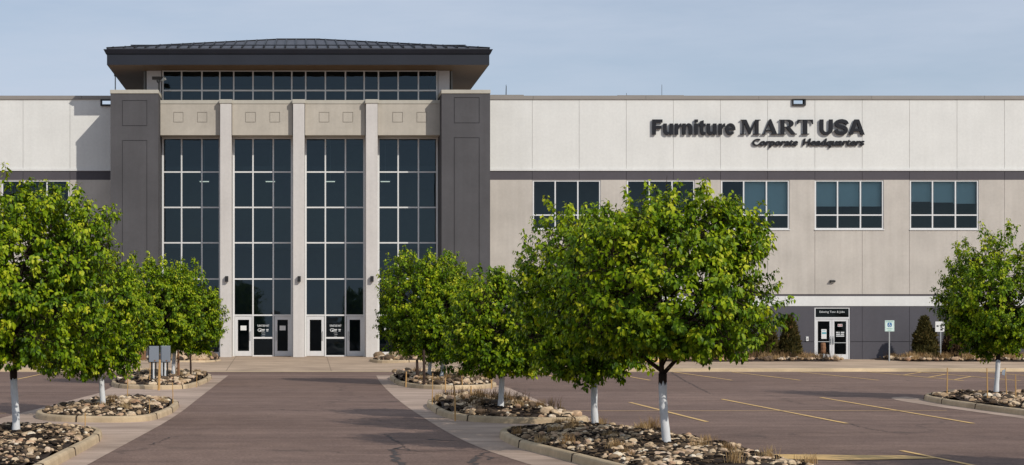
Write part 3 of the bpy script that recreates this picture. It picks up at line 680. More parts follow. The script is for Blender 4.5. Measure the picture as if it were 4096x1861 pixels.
for i, xa in enumerate((514, 680, 831, 969)):
    Yl = YG + 1.0; x, z = PX(xa, Yl), PZ(457, Yl)
    o = thing('ceiling_light', ('lit strip light seen through glass, leftmost bay of the tower', 'lit strip light seen through glass above the left doors', 'lit strip light seen through glass above the right doors', 'lit strip light seen through glass, rightmost bay of the tower')[i], 'ceiling light', (x, Yl, z), 'strip lights inside the tower')
    mb = MB(); mb.box(x - .25, x + .25, Yl - .04, Yl + .04, z - .02, z + .02); mb.build('tube', M['lamp'], o)
    mb = MB(); mb.box(x - .3, x + .3, Yl - .08, Yl + .08, z + .022, z + .07); mb.tube([(x, Yl, z + .06), (x, Yl, 12.04)], .01, 5); mb.build('housing', M['steel'], o)
# roof fittings
Ya = 88.2
o = thing('floodlight', 'dark floodlight on short post atop the left pier', 'floodlight', (PX(400, Ya), Ya, PZ(228, Ya)))
x = PX(400, Ya); mb = MB(); mb.tube([(x, Ya, PZ(236, Ya)), (x, Ya, PZ(206, Ya))], .05, 8); mb.tube([(x, Ya, PZ(207, Ya)), (x - .05, Ya, PZ(201, Ya))], .11, 8); mb.build('post', M['black'], o)
mb = MB(); z = PZ(196, Ya); mb.prism([(Ya - .2, z + .05), (Ya + .2, z + .07), (Ya + .16, z - .07), (Ya - .1, z - .12)], x - .36, x + .32); mb.build('lamp_head', M['black'], o, bevel=.03)
mb = MB(); mb.tube([(x + .15, Ya - .05, z - .15), (x + .32, Ya - .12, z - .03)], [.05, .12], 8); mb.build('lamp_bulb', M['steel'], o)
Yb = 92.2
o = thing('roof_mast', 'thin grey mast with small head behind the left pier', 'mast', (PX(290, Yb), Yb, PZ(250, Yb)))
x = PX(290, Yb); mb = MB(); mb.tube([(x, Yb, 12.4), (x, Yb, PZ(190, Yb))], .035, 8); mb.build('pole', M['steel'], o)
mb = MB(); mb.tube([(x, Yb, PZ(192, Yb)), (x, Yb, PZ(185, Yb)), (x + .01, Yb, PZ(181, Yb))], [.07, .08, .04], 8); mb.build('mast_head', M['black'], o)
for i, (xa, yt, lean) in enumerate(((1665, 213, 0), (1268, 213, .12), (1273, 216, .02), (1576, 234, 0))):
    Yc = 97.; x = PX(xa, Yc); o = MB().tube([(x, Yc, 12.2), (x + lean, Yc, PZ(yt, Yc))], [.025, .012], 5).build('antenna', M['black'])
    tag(o, ('tall thin whip antenna on the roof left of the big letters', 'leaning thin whip antenna just right of the tower', 'straight thin whip antenna beside the leaning one', 'short stub antenna barely above the roof edge')[i], 'antenna')

# ------------------------------------------------------------------ stone, mulch, grass
rng = np.random.default_rng(11)
def ico():
    import bmesh
    bm = bmesh.new(); bmesh.ops.create_icosphere(bm, subdivisions=2, radius=1.0)
    V = np.array([v.co[:] for v in bm.verts]); Fc = np.array([[v.index for v in f.verts] for f in bm.faces]); bm.free(); return V, Fc
IV, IF = ico()
ROCK = []
for k in range(9):
    d = IV.copy(); f_ = np.ones(len(d))
    for _ in range(5):
        a = rng.normal(size=3); a /= np.linalg.norm(a); cut = rng.uniform(.45, .85); dt = d @ a
        d = d - np.maximum(dt - cut, 0)[:, None] * a * .85
    ROCK.append(d)
def rocks(name, pts, sizes, mat, squash=(.55, .85), label=None, rnd=None, elong=1.3):
    n = len(pts); Vs = []; nv = len(IV)
    for i in range(n):
        b = ROCK[i % 9]; a = rng.uniform(0, 6.28); c_, s_ = math.cos(a), math.sin(a); r = sizes[i]
        q = b * np.array((r * rng.uniform(1, elong), r * rng.uniform(.75, 1), r * rng.uniform(*squash)))
        tl = rng.uniform(-.35, .35); q = np.stack([q[:, 0], q[:, 1] * math.cos(tl) - q[:, 2] * math.sin(tl), q[:, 1] * math.sin(tl) + q[:, 2] * math.cos(tl)], 1)
        q = np.stack([q[:, 0] * c_ - q[:, 1] * s_, q[:, 0] * s_ + q[:, 1] * c_, q[:, 2]], 1) + pts[i]; Vs.append(q)
    V = np.concatenate(Vs); L = (IF[None] + (np.arange(n) * nv)[:, None, None]).reshape(-1)
    r_ = rng.uniform(0, 1, n) if rnd is None else rnd
    o = npmesh(name, V, L, np.full(n * len(IF), 3), mat, None, np.repeat(r_, nv), smooth=False)
    return tag(o, label, name.replace('_', ' '), kind='stuff')
def blades(P, n_per, h, spread, wd):
    """grass tufts: blades at P, returns arrays for npmesh"""
    n = len(P) * n_per; p = np.repeat(P, n_per, 0) + np.concatenate([rng.normal(0, spread, (n, 2)), np.zeros((n, 1))], 1)
    a = rng.uniform(0, 6.28, n); ln = rng.uniform(.5, 1.1, n) * h * np.repeat(rng.uniform(.6, 1.25, len(P)), n_per); bend = rng.uniform(.15, .75, n) * ln
    d = np.stack([np.cos(a), np.sin(a), 0 * a], 1); sd = np.stack([-np.sin(a), np.cos(a), 0 * a], 1) * wd
    m_ = p + d * (bend * .35)[:, None] + np.array((0, 0, 1)) * (ln * .6)[:, None]; t_ = p + d * bend[:, None] + np.array((0, 0, 1)) * ln[:, None]
    V = np.stack([p - sd, p + sd, m_ + sd * .8, m_ - sd * .8, t_], 1).reshape(-1, 3)
    b = (np.arange(n) * 5)[:, None]; L = np.concatenate([b + np.array([[0, 1, 2, 3]]), b + np.array([[3, 2, 4]])], 1).reshape(-1)
    S = np.tile([4, 3], n); r_ = np.repeat(np.clip(np.repeat(rng.uniform(0, 1, len(P)), n_per) * .6 + rng.uniform(0, .4, n), 0, 1), 5)
    return V, L, S, r_
def grass(name, P, label, n_per=60, h=.3, spread=.06, wd=.004, mat='straw'):
    V, L, S, r_ = blades(np.asarray(P, float), n_per, h, spread, wd)
    return tag(npmesh(name, V, L, S, M[mat], None, r_), label, name.replace('_', ' '), kind='stuff')

def inside(poly, x, y):
    x = np.asarray(x); y = np.asarray(y); c = np.zeros(x.shape, bool); n = len(poly)
    for i in range(n):
        (x0, y0), (x1, y1) = poly[i], poly[(i + 1) % n]
        k = ((y0 > y) != (y1 > y)) & (x < (x1 - x0) * (y - y0) / (y1 - y0 + 1e-12) + x0); c ^= k
    return c
def closed_chaikin(p, n=2):
    for _ in range(n):
        q = []
        for i in range(len(p)):
            a, b = p[i], p[(i + 1) % len(p)]; q += [(.8 * a[0] + .2 * b[0], .8 * a[1] + .2 * b[1]), (.2 * a[0] + .8 * b[0], .2 * a[1] + .8 * b[1])]
        p = q
    return p
def ccw(p):
    A = sum(p[i][0] * p[(i + 1) % len(p)][1] - p[(i + 1) % len(p)][0] * p[i][1] for i in range(len(p))); return p if A > 0 else p[::-1]
def inset(p, d):
    n = len(p); out = []
    for i in range(n):
        a, b, c = p[i - 1], p[i], p[(i + 1) % n]; n1 = np.array((-(b[1] - a[1]), b[0] - a[0])); n2 = np.array((-(c[1] - b[1]), c[0] - b[0]))
        n1 = n1 / (np.linalg.norm(n1) + 1e-9); n2 = n2 / (np.linalg.norm(n2) + 1e-9); m_ = n1 + n2; m_ = m_ / (np.linalg.norm(m_) + 1e-9)
        k = d / max(.5, float(m_ @ n1)); out.append((b[0] + m_[0] * k, b[1] + m_[1] * k))
    return out
def hump(x, y, s=0): return .5 + .5 * np.sin(x * 1.9 + s) * np.cos(y * 1.1 + s * 2.1) * .6 + .2 * np.sin(x * 4.3 - y * 2.7 + s)
trees_at = {}
def island(key, pts, label, n_rock, n_chip, rs, z0=0.0, kh=.15, mound=.12, grassn=0, trees=(), ylim=None, weeds=0):
    P = ccw(closed_chaikin(pts)); cxm = sum(p[0] for p in P) / len(P); cym = sum(p[1] for p in P) / len(P)
    T = thing('planting_island', label, 'planting island', (cxm, cym, z0))
    prof = [(0, -.05), (.02, kh - .045), (.035, kh - .015), (.06, kh), (.145, kh + .003), (.165, kh - .01), (.17, -.04)]
    rings_ = [[(x, y, z0 + z) for x, y in inset(P, o_)] for o_, z in prof]; n = len(P); mb = MB()
    per = 0.0; since = 0.0
    for i in range(n):
        j = (i + 1) % n; ln = math.dist(P[i], P[j])
        for k in range(len(prof) - 1): mb.add([rings_[k][i], rings_[k][j], rings_[k + 1][j], rings_[k + 1][i]], [(0, 1, 2, 3)])
    nk = len(mb.f); jm = mb; acc = 0
    for i in range(n):       # joints in the kerb
        j = (i + 1) % n; ln = math.dist(P[i], P[j]); acc += ln
        if acc > 2.6 and ln > .12:
            acc = 0; u = .5; a = np.array(P[i]); b = np.array(P[j]); d = (b - a) / ln; c_ = a + (b - a) * u; nrm = np.array((-d[1], d[0]))
            w2 = d * .016; q0, q1 = c_ - nrm * .004, c_ + nrm * .055; q2 = c_ + nrm * .168
            for (s0, s1, za, zb_) in ((q0 + nrm * .0, q1, -.0, kh + .004), (q1, q2, kh - .03, kh + .0065)):
                vs = [(*(s0 - w2), z0 + za), (*(s0 + w2), z0 + za), (*(s1 + w2), z0 + za), (*(s1 - w2), z0 + za), (*(s0 - w2 + nrm * .02 * (za == 0)), z0 + zb_ - .006 * (za == 0)), (*(s0 + w2 + nrm * .02 * (za == 0)), z0 + zb_ - .006 * (za == 0)), (*(s1 + w2), z0 + zb_), (*(s1 - w2), z0 + zb_)]
                jm.add(vs, [(0, 3, 2, 1), (4, 5, 6, 7), (0, 1, 5, 4), (1, 2, 6, 5), (2, 3, 7, 6), (3, 0, 4, 7)])
    ob = mb.build('kerb', M['kerb'], T); ob.data.materials.append(M['soil'])
    for p_ in ob.data.polygons: p_.material_index = 0 if p_.index < nk else 1
    m_ = ob.modifiers.new('weld', 'WELD'); m_.merge_threshold = .001
    I = inset(P, .16); xs = [p[0] for p in I]; ys_ = [p[1] for p in I]; c0 = np.array((cxm, cym))
    def zt(x, y):          # mulch height: mounded towards the middle
        ed = np.min([np.hypot(x - px, y - py) for px, py in I[::2]], axis=0); return z0 + kh - .05 + mound * np.clip(ed / .9, 0, 1) + .02 * np.sin(x * 7) * np.cos(y * 6)
    mb = MB(); nr = 9; R = []
    for k in range(nr):
        u = k / (nr - 1) * .985; R.append([(p[0] + (cxm - p[0]) * u, p[1] + (cym - p[1]) * u) for p in I])
    V = [(x, y, float(zt(np.array(x), np.array(y)))) for r in R for x, y in r]; m2 = len(I)
    mb.add(V, [(k * m2 + i, k * m2 + (i + 1) % m2, (k + 1) * m2 + (i + 1) % m2, (k + 1) * m2 + i) for k in range(nr - 1) for i in range(m2)] + [tuple((nr - 1) * m2 + i for i in range(m2))])
    mb.build('mulch_bed', M['soil'], T, smooth=True)
    def scatter(num, keep, near=True):
        out = []; tries = 0
        I2 = inset(P, .22)
        while len(out) < num and tries < 60:
            x = rng.uniform(min(xs), max(xs), num); y = rng.uniform(max(min(ys_), (ylim or (-99, 999))[0]), min(max(ys_), (ylim or (-99, 999))[1]), num)
            ok = inside(I2, x, y) & keep(x, y); out += list(zip(x[ok], y[ok])); tries += 1
        a = np.array(out[:num]); return np.concatenate([a, zt(a[:, 0], a[:, 1])[:, None]], 1)
    def rock_keep(x, y):
        k = hump(x, y, len(key)) > rng.uniform(.16, .66, x.shape)
        for tx, ty in trees: k &= np.hypot(x - tx, (y - ty)) > rng.uniform(.25, 1.0, x.shape)
        return k
    p = scatter(n_rock, rock_keep); sz_ = rng.lognormal(math.log(rs), .6, len(p)); sz_ = np.clip(sz_, .014, rs * 3.4); p[:, 2] += sz_ * .25
    rocks('river_rock', p, sz_, M['rock'], label='pale tan river rock spread over ' + key)
    p = scatter(n_chip, lambda x, y: np.ones(x.shape, bool)); sz_ = rng.uniform(.02, .055, len(p)); p[:, 2] += sz_ * .3
    rocks('bark_mulch', p, sz_, M['chip'], (.3, .6), label='dark bark mulch between the stones of ' + key, elong=2.2)
    if grassn:
        p = scatter(grassn, lambda x, y: hump(x, y, 3) > .35); grass('dry_grass', p, 'straw coloured dead grass tufts in ' + key, 70, .22, .07, .005)
    if weeds:
        p = scatter(weeds, lambda x, y: hump(x, y, 5) > .45); grass('dry_weeds', p, 'dark brown dead stalks in ' + key, 60, .34, .11, .006, 'dry')
    return zt
TREES = [  # name key, base px, base py, crown left, right, top, bottom, label
    ('R1f', 1675, 1122, 1382, 1982, 480, 912), ('R1b', 1498, 1075, 1285, 1690, 500, 962), ('R2', 1262, 1038, 1110, 1420, 660, 955),
    ('R3a', 1080, 955, 945, 1200, 622, 895), ('R3b', 1110, 958, 1030, 1245, 655, 910), ('L1', 38, 1090, -225, 292, 432, 910),
    ('L2', 258, 1027, 66, 378, 575, 950), ('L3a', 410, 955, 280, 510, 640, 885), ('L3b', 437, 950, 370, 568, 665, 890), ('FR', 2508, 993, 2362, 2668, 588, 908), ('OFF', 3359, 1200.5, 3020, 3700, 380, 990)]
ZB = .17
tb = {k: G(px, py, ZB) for k, px, py, *_ in TREES}
zR1 = island('the near right island', [(4.1, 34.2), (4.0, 33), (4.05, 31), (4.42, 28.8), (4.7, 27), (5.1, 24.5), (6, 22.5), (7.4, 22.5), (8.1, 24.2), (7.95, 26.5), (7.7, 30.7), (7.15, 34.6), (6.5, 36.0), (4.5, 35.3)], 'near right kerbed island with dark mulch and straw tufts', 5600, 5200, .024, grassn=24, trees=(tb['R1f'], tb['R1b']), ylim=(25, 37))
zR2 = island('the middle right island', [(3.47, 46.2), (3.46, 40.8), (3.9, 38.9), (4.8, 38.1), (6.2, 37.9), (6.85, 38.6), (6.3, 40.5), (5.9, 45), (5.2, 47.5), (4.0, 47.5)], 'middle right kerbed island full of rough pale boulders', 1900, 2200, .043, mound=.2, grassn=9, trees=(tb['R2'],), weeds=16)
zR3 = island('the far right drive island', [(3.63, 67.5), (3.55, 60.7), (3.95, 57.4), (4.96, 56.3), (6.37, 56.9), (7.2, 59.4), (6.6, 63.8), (5.9, 68.2), (4.1, 68.9)], 'far right drive island with wrapped trunks and wooden stakes', 1700, 1900, .047, mound=.2, grassn=12, trees=(tb['R3a'], tb['R3b']), weeds=8)
zL1 = island('the near left island', [(-4.0, 34.4), (-3.85, 32.5), (-3.85, 31), (-3.92, 27.4), (-4.0, 21), (-5, 19.5), (-7, 20), (-7.4, 24), (-7.3, 33), (-6.7, 35.3), (-4.6, 35.5)], 'near left kerbed island of mixed pebbles at the frame edge', 3600, 4200, .025, trees=(tb['L1'],), ylim=(25, 36))
zL2 = island('the middle left island', [(-6.55, 41.3), (-6.15, 39.5), (-5.45, 38.7), (-4.1, 38.4), (-3.4, 39.0), (-3.15, 42.4), (-3.25, 46.4), (-3.9, 47.6), (-5.4, 47.4), (-6.1, 44)], 'middle left kerbed island with one whitewashed trunk', 1900, 2600, .033, mound=.15, trees=(tb['L2'],), grassn=4)
zL3 = island('the far left drive island', [(-6.95, 61.5), (-6.3, 57.4), (-4.7, 56.3), (-3.7, 57), (-3.4, 62), (-3.45, 68), (-3.9, 69.4), (-6.6, 68.8), (-7.0, 66)], 'far left drive island holding the grey utility cabinets', 1800, 2600, .041, mound=.18, trees=(tb['L3a'], tb['L3b']), grassn=6)
zFR = island('the right edge island', [(18.0, 34), (17.9, 45), (18.3, 49), (19.2, 51), (21, 51.2), (22.2, 49.5), (22.4, 34)], 'kerbed island at the right edge with dark soil', 1600, 2600, .038, mound=.12, trees=(tb['FR'],), ylim=(40, 52))
island('the off frame right island', [(13.3, 20), (13.3, 26), (14, 27.5), (15.6, 27.5), (16.2, 26), (16.2, 20)], 'kerbed island just outside the right frame edge near the camera', 300, 500, .05, trees=((14.6, 23.5),))
zPR = island('the right entrance planter', [(3.5, 84), (3.9, 82.2), (5.4, 81.8), (7.4, 82.6), (7.8, 86), (6, 87), (4, 86.4)], 'small rounded planter right of the entrance doors', 260, 260, .10, .24, .13, .15, 12)
zPL = island('the left entrance planter', [(-3.8, 84.6), (-4.4, 82.6), (-6, 82.2), (-7.6, 82.6), (-8, 86.6), (-6, 87), (-4.2, 86.6)], 'small stone heaped planter left of the entrance doors', 420, 120, .12, .24, .10, .2, 5)
# beds along the wings
def bed(name, x0, x1, y0, y1, key, label, nr, ng, nd):
    mb = MB(); nx = 60
    rows_ = []
    for v in np.linspace(0, 1, 7):
        for i in range(nx):
            u = i / (nx - 1); x = x0 + (x1 - x0) * u; y = y0 + (y1 - y0) * v + (1 - v) * (.25 * math.sin(x * .8) + (1.6 * (max(0, 1 - u * 14) + max(0, 1 - (1 - u) * 14))) ** 1)
            rows_.append((x, min(y, y1), z_walk(x, min(y, y1)) - .01 + .16 * math.sin(math.pi * min(1, v * 1.3 + .02) * .6) * min(1, u * 12, (1 - u) * 12) + .02 * math.sin(x * 5 + v * 9)))
    mb.add(rows_, [(j * nx + i, j * nx + i + 1, (j + 1) * nx + i + 1, (j + 1) * nx + i) for j in range(6) for i in range(nx - 1)])
    o = mb.build(name, M['soil'], smooth=True); tag(o, label, None, kind='structure')
    def pts(n, e=.5):
        x = rng.uniform(x0 + e, x1 - e, n); v = rng.beta(1.1, 1.6, n); y = y0 + .35 + (y1 - y0 - .5) * v
        z = np.array([z_walk(a, b) for a, b in zip(x, y)]) + .13; return np.stack([x, y, z], 1)
    p = pts(nr); rocks('river_rock', p, np.clip(rng.lognormal(math.log(.085), .4, nr), .03, .25), M['rock'], label='pale stones lying in ' + key)
    grass('dry_grass', pts(ng), 'dead straw grass in ' + key, 70, .34, .12, .008)
    grass('dry_weeds', pts(nd), 'brown dead stalks in ' + key, 40, .42, .16, .008, 'dry')
bed('planting_bed', wx(1380), wx(2078), 85.6, 90.25, 'the bed left of the side door', 'mulched bed along the wall left of the side door', 900, 120, 70)
bed('planting_bed', wx(2180), 48, 85.4, 90.25, 'the bed right of the side door', 'mulched bed along the wall right of the side door', 1200, 90, 50)
bed('planting_bed', -28, PX(270, YP), 85.8, 90.25, 'the bed below the left wing', 'mulched bed along the wall of the left wing', 700, 60, 60)

# ------------------------------------------------------------------ trees
def leaves(P, D, Nn, ln, wd, rnd):
    S_ = np.cross(D, Nn); S_ /= np.linalg.norm(S_, axis=1)[:, None] + 1e-9; Nn = np.cross(S_, D)
    n = len(P); L1 = ln[:, None]; W = wd[:, None]; dr = rng.uniform(.05, .32, n)[:, None]; fo = rng.uniform(.1, .45, n)[:, None]
    def cpt(u): return P + D * L1 * u - Nn * L1 * dr * u * u
    c0, c1, c2, c3 = cpt(0), cpt(.33), cpt(.68), cpt(1.0)
    V = np.stack([c0, c1, c1 + S_ * W * .5 + Nn * W * fo * .5, c1 - S_ * W * .5 + Nn * W * fo * .5, c2, c2 + S_ * W * .40 + Nn * W * fo * .4, c2 - S_ * W * .40 + Nn * W * fo * .4, c3], 1).reshape(-1, 3)
    b = (np.arange(n) * 8)[:, None]
    L = np.concatenate([b + np.array([q]) for q in ([0, 2, 1], [0, 1, 3], [1, 2, 5, 4], [1, 4, 6, 3], [4, 5, 7], [4, 7, 6])], 1).reshape(-1)
    return V, L, np.tile([3, 3, 4, 4, 3, 3], n), np.repeat(rnd, 8)
def unit(a): return a / (np.linalg.norm(a, axis=-1, keepdims=True) + 1e-9)
def make_tree(px, py, xl, xr, yt, yb, label, seed, r0=.075, wrap=1.07, dens=1.72, leaf=.115, fork=1.25, leader=False, plow=2.6):
    global rng
    rng = np.random.default_rng(seed)
    X, Y = G(px, py, ZB); s_ = F / Y; H = (py - yt) / s_; zb = (py - yb) / s_; rx_ = (xr - xl) / 2 / s_; ox = ((xr + xl) / 2 - px) / s_
    T = thing('pear_tree', label, 'tree', (X, Y, ZB - .08), 'whitewashed pear trees on the islands')
    base = np.array((X, Y, ZB)); zc = zb + (H - zb) * .40; ctr = np.array((ox, 0, zc))
    K = rng.normal(size=(9, 3)) * 2.6; PH = rng.uniform(0, 6.28, 9); Am = rng.uniform(.4, 1, 9) / 9
    def bumpy(d): return .965 + .44 * (np.cos(d @ K.T + PH) @ Am)
    def surf(d):
        up = d[:, 2] > 0; rz = np.where(up, H - zc, zc - zb); q = d / np.stack([np.full(len(d), rx_), np.full(len(d), rx_ * .97), rz], 1)
        pw = np.where(up, 2.5, plow); r = (np.abs(q) ** pw[:, None]).sum(1) ** (-1 / pw); return r * bumpy(d)
    # skeleton
    tm = MB(); nodes = []; lean = rng.normal(0, .014, 2); zf = fork * rng.uniform(.94, 1.06)
    def P_(z): return np.array((lean[0] * z + .02 * math.sin(z * 3 + seed), lean[1] * z + .02 * math.cos(z * 2.3 + seed), z))
    tz = np.linspace(-.12, zf, 9); tm.tube([base + P_(z) for z in tz], [r0 * (1.22 - .25 * min(1, (z + .12) / .5)) * (1.12 if z > zf - .2 else 1) for z in tz], 10)
    lz = np.linspace(zf - .05, H * .86, 9); lead = [P_(z) + np.append(ctr[:2] * max(0, (z - zf) / (H - zf)) ** 1.2, 0) + np.append(rng.normal(0, .03, 2), 0) for z in lz]
    tm.tube([base + p for p in lead], np.linspace(r0 * .72, .012, 9), 7); nodes += [(p, np.array((0, 0, 1.))) for p in lead[2:]]
    nl = 13
    for i in range(nl):
        u = (i / (nl - 1)) ** 1.15; z0 = zf - .03 + u * (H * .58 - zf); st = np.array([np.interp(z0, lz, [q[k] for q in lead]) for k in range(3)]); st[2] = z0
        a = i * 2.4 + rng.uniform(-.35, .35); e = math.radians(-8 + 58 * u + rng.uniform(-8, 8)); d = np.array((math.cos(a) * math.cos(e), math.sin(a) * math.cos(e), math.sin(e)))
        en = ctr + d * surf(d[None])[0] * rng.uniform(.72, .86); midp = st * .45 + en * .55; midp[2] += .10 * np.linalg.norm(en - st) * (1.0 if u < .6 else .3)
        ts = np.linspace(0, 1, 8); pts = [((1 - k) ** 2) * st + 2 * k * (1 - k) * midp + k * k * en + (rng.normal(0, .02, 3) if 0 < k < 1 else 0) for k in ts]
        rr = r0 * (.58 - .25 * u); tm.tube([base + p for p in pts], np.linspace(rr, .009, 8), 6)
        nodes += [(p, unit(en - st)) for p in pts[3:]]
        for k in (2, 3, 4, 5, 6):
            for _ in range(2):
                d2 = unit(unit(pts[k] - ctr) + rng.normal(0, .65, 3)); e2 = ctr + d2 * surf(d2[None])[0] * rng.uniform(.68, .9)
                v = e2 - pts[k]; L_ = np.linalg.norm(v)
                if L_ > 1.15: e2 = pts[k] + v / L_ * 1.15
                m2 = (pts[k] + e2) / 2 + np.array((0, 0, .05)); tm.tube([base + pts[k], base + m2, base + e2], [rr * (1 - k / 8) * .55 + .004, .009, .005], 5, False)
                nodes += [(m2, d2), (e2, d2)]
    NP = np.array([n_[0] for n_ in nodes])
    # shoots
    area = 4 * math.pi * ((rx_ * rx_) ** 1.6 / 3 + 2 * (rx_ * (H - zb) / 2) ** 1.6 / 3) ** (1 / 1.6); nt_ = int(area * 19 * dens)
    d = unit(rng.normal(size=(nt_, 3))); rho = .50 + .50 * rng.uniform(0, 1, nt_) ** .55; sprig = rng.uniform(0, 1, nt_) < .11; rho[sprig] = rng.uniform(.98, 1.10, sprig.sum())
    K2 = rng.normal(size=(7, 3)) * 5.5; clump = np.cos(d @ K2.T + PH[:7]).sum(1) / 3.7
    keep = (clump > -.55) | (rng.uniform(0, 1, nt_) < .25)
    if True: d, rho = d[keep], rho[keep]
    tip = ctr + d * (surf(d) * rho)[:, None]; tip[:, 2] = np.maximum(tip[:, 2], zb + rng.uniform(-.12, .15, len(tip)))
    Ps, Ds, Ns, Ls, Rs = [], [], [], [], []
    for i in range(len(tip)):
        dist = np.linalg.norm(NP - tip[i], axis=1) + np.maximum(0, NP[:, 2] - tip[i, 2]) * .6; j = int(dist.argmin()); v = tip[i] - NP[j]; L_ = np.linalg.norm(v)
        out = unit(unit(tip[i] - ctr) * .8 + unit(v) * .7 + np.array((0, 0, .35)) + rng.normal(0, .25, 3))
        sl = rng.uniform(.26, .46); st = tip[i] - out * sl
        tm.tube([base + NP[j], base + (NP[j] + st) / 2 + np.array((0, 0, .03)), base + st, base + tip[i]], [.007, .006, .005, .003], 4, False)
        n = int(rng.integers(17, 27)); u = rng.uniform(.0, 1.08, n) ** .85; ang = np.arange(n) * 2.4 + rng.uniform(0, 6)
        a1 = unit(np.cross(out, (0.2, .1, 1.0))); a2 = np.cross(out, a1)
        sd = a1 * np.cos(ang)[:, None] + a2 * np.sin(ang)[:, None]
        p = st + out * (sl * u)[:, None] + sd * rng.uniform(.015, .05, n)[:, None]
        D = unit(sd * .75 + out * .45 + np.array((0, 0, -1)) * rng.uniform(.3, 1.5, n)[:, None] + rng.normal(0, .2, (n, 3)))
        Nn = unit(np.array((0, 0, .55)) + unit(tip[i] - ctr) * .75 + rng.normal(0, .38, (n, 3)))
        Ps.append(p); Ds.append(D); Ns.append(Nn); Ls.append(leaf * rng.uniform(.65, 1.2, n) * (1 - .25 * (u > .85)))
        Rs.append(np.clip(.40 + .10 * (tip[i, 2] - zc) / (H - zc) + rng.normal(0, .15) + rng.normal(0, .10, n) + .26 * (u > .8), 0, 1))
    P, D, Nn, Ls, Rs = (np.concatenate(q) for q in (Ps, Ds, Ns, Ls, Rs))
    V, L, S, r_ = leaves(P + base, D, Nn, Ls, Ls * rng.uniform(.5, .66, len(Ls)), Rs)
    npmesh('crown', V, L, S, M['leaf'], T, r_)
    if leader: tm.tube([base + np.array((.0, 0, H * .9)), base + np.array((.01, 0, H + .02)), base + np.array((.02, 0, H + .27))], [.01, .007, .003], 4)
    tr = tm.build('trunk', M['bark'], T, smooth=True)
    wm = MB(); zz = np.linspace(-.02, wrap, 12); wm.tube([base + P_(z) for z in zz], [r0 * (1.22 - .25 * min(1, (z + .12) / .5)) + .006 + .003 * math.sin(z * 17 + seed) for z in zz], 14)
    wm.v[-14:] = [(x_, y_, z_ + .035 * math.sin(3 * q_ + seed) + rng.uniform(-.02, .02)) for q_, (x_, y_, z_) in enumerate(wm.v[-14:])]
    wm.build('trunk_wrap', M['wrap'], T, smooth=True)
    return T, len(P)
TL_ = {'R1f': 'large pear tree nearest on the right, forked dark trunk above whitewash', 'R1b': 'pear tree overlapped by the large one, slim white trunk left of it',
       'R2': 'pear tree with pale crown rising from the boulder island', 'R3a': 'far pear tree right of the entrance, left of its pair', 'R3b': 'far pear tree right of the entrance, right of its pair',
       'L1': 'big pear tree cut by the left frame edge, lowest white trunk', 'L2': 'pear tree on the middle left island, drooping low foliage', 'L3a': 'far pear tree in front of the grey utility cabinets', 'L3b': 'far pear tree leaning right of the utility cabinets',
       'OFF': 'pear tree just outside the right frame edge, casting the corner shadow', 'FR': 'lone pear tree with slender white trunk at the right edge'}
cnt = 0
for i, (k, px, py, xl, xr, yt, yb) in enumerate(TREES):
    far = k in ('R3a', 'R3b', 'L3a', 'L3b')
    _, n = make_tree(px, py, xl, xr, yt, yb, TL_[k], 40 + i, r0={'R1f': .067, 'L1': .066}.get(k, .062), wrap={'R1f': 1.1, 'L1': 1.05}.get(k, 1.0), dens=1.72, leaf=.108 if not far else .115, leader=k == 'R1f', plow=1.9 if k == 'FR' else 2.6); cnt += n
print('leaves', cnt)
rng = np.random.default_rng(5)

# junipers before the wall
def spray_cone(name, xpx, ytop, ybot, wpx, Y, label, seed, mat='needle', n=3600):
    global rng
    rng = np.random.default_rng(seed); X = PX(xpx, Y); z0 = PZ(ybot, Y); H = PZ(ytop, Y) - z0; R = wpx * .86 / 2 * Y / F
    T = thing(name, label, 'shrub', (X, Y, z0), 'dark junipers along the base wall')
    u = rng.uniform(0, 1, n) ** .8; a = rng.uniform(0, 6.28, n); K = rng.normal(size=(6, 3)) * np.array((2, 2, 4)); ph = rng.uniform(0, 6, 6)
    dv = np.stack([np.cos(a), np.sin(a), u * 2], 1); nz = np.cos(dv @ K.T + ph).sum(1) / 6
    r = R * (np.minimum(1, (1 - u) ** .62 * 1.12) * (.55 + .45 * np.minimum(1, u / .12 + .5))) * (1 + .62 * nz) * rng.uniform(.45, 1.12, n) ** .5
    P = np.stack([X + np.cos(a) * r, Y + np.sin(a) * r, z0 + H * u * .97], 1)
    out = np.stack([np.cos(a), np.sin(a), 0 * a], 1); D = unit(out * rng.uniform(.2, .8, n)[:, None] + np.array((0, 0, 1)) * rng.uniform(.4, 1, n)[:, None] + rng.normal(0, .25, (n, 3)))
    Nn = unit(out + rng.normal(0, .5, (n, 3))); ln = rng.uniform(.12, .30, n)
    V, L, S, r_ = leaves(P, D, Nn, ln, ln * .33, np.clip(.45 + .25 * nz + rng.normal(0, .2, n), 0, 1))
    npmesh('foliage', V, L, S, M[mat], T, r_)
    mb = MB(); mb.tube([(X, Y, z0 - .1), (X + .02, Y, z0 + H * .8)], [.05, .01], 6)
    for k in range(26):
        z = z0 + H * (.05 + .75 * k / 26); b = k * 2.4; rr = R * .7 * (1 - k / 30); mb.tube([(X, Y, z), (X + math.cos(b) * rr, Y + math.sin(b) * rr, z + .2)], [.015, .005], 4, False)
    mb.build('stem', M['bark'], T)
spray_cone('juniper', 1985, 797, 903, 54, 88.7, 'narrow dark juniper just left of the side door', 61)
spray_cone('juniper', 1928, 806, 903, 56, 88.7, 'dark juniper half hidden by the big pear crown', 62, n=3200)
spray_cone('juniper', 2326, 800, 904, 62, 88.4, 'upright olive juniper between the two parking signs', 63, n=4200)
spray_cone('juniper', 2401, 812, 905, 66, 88.4, 'browned juniper right of the second parking sign', 64, 'dry', 3600)
rng = np.random.default_rng(77)
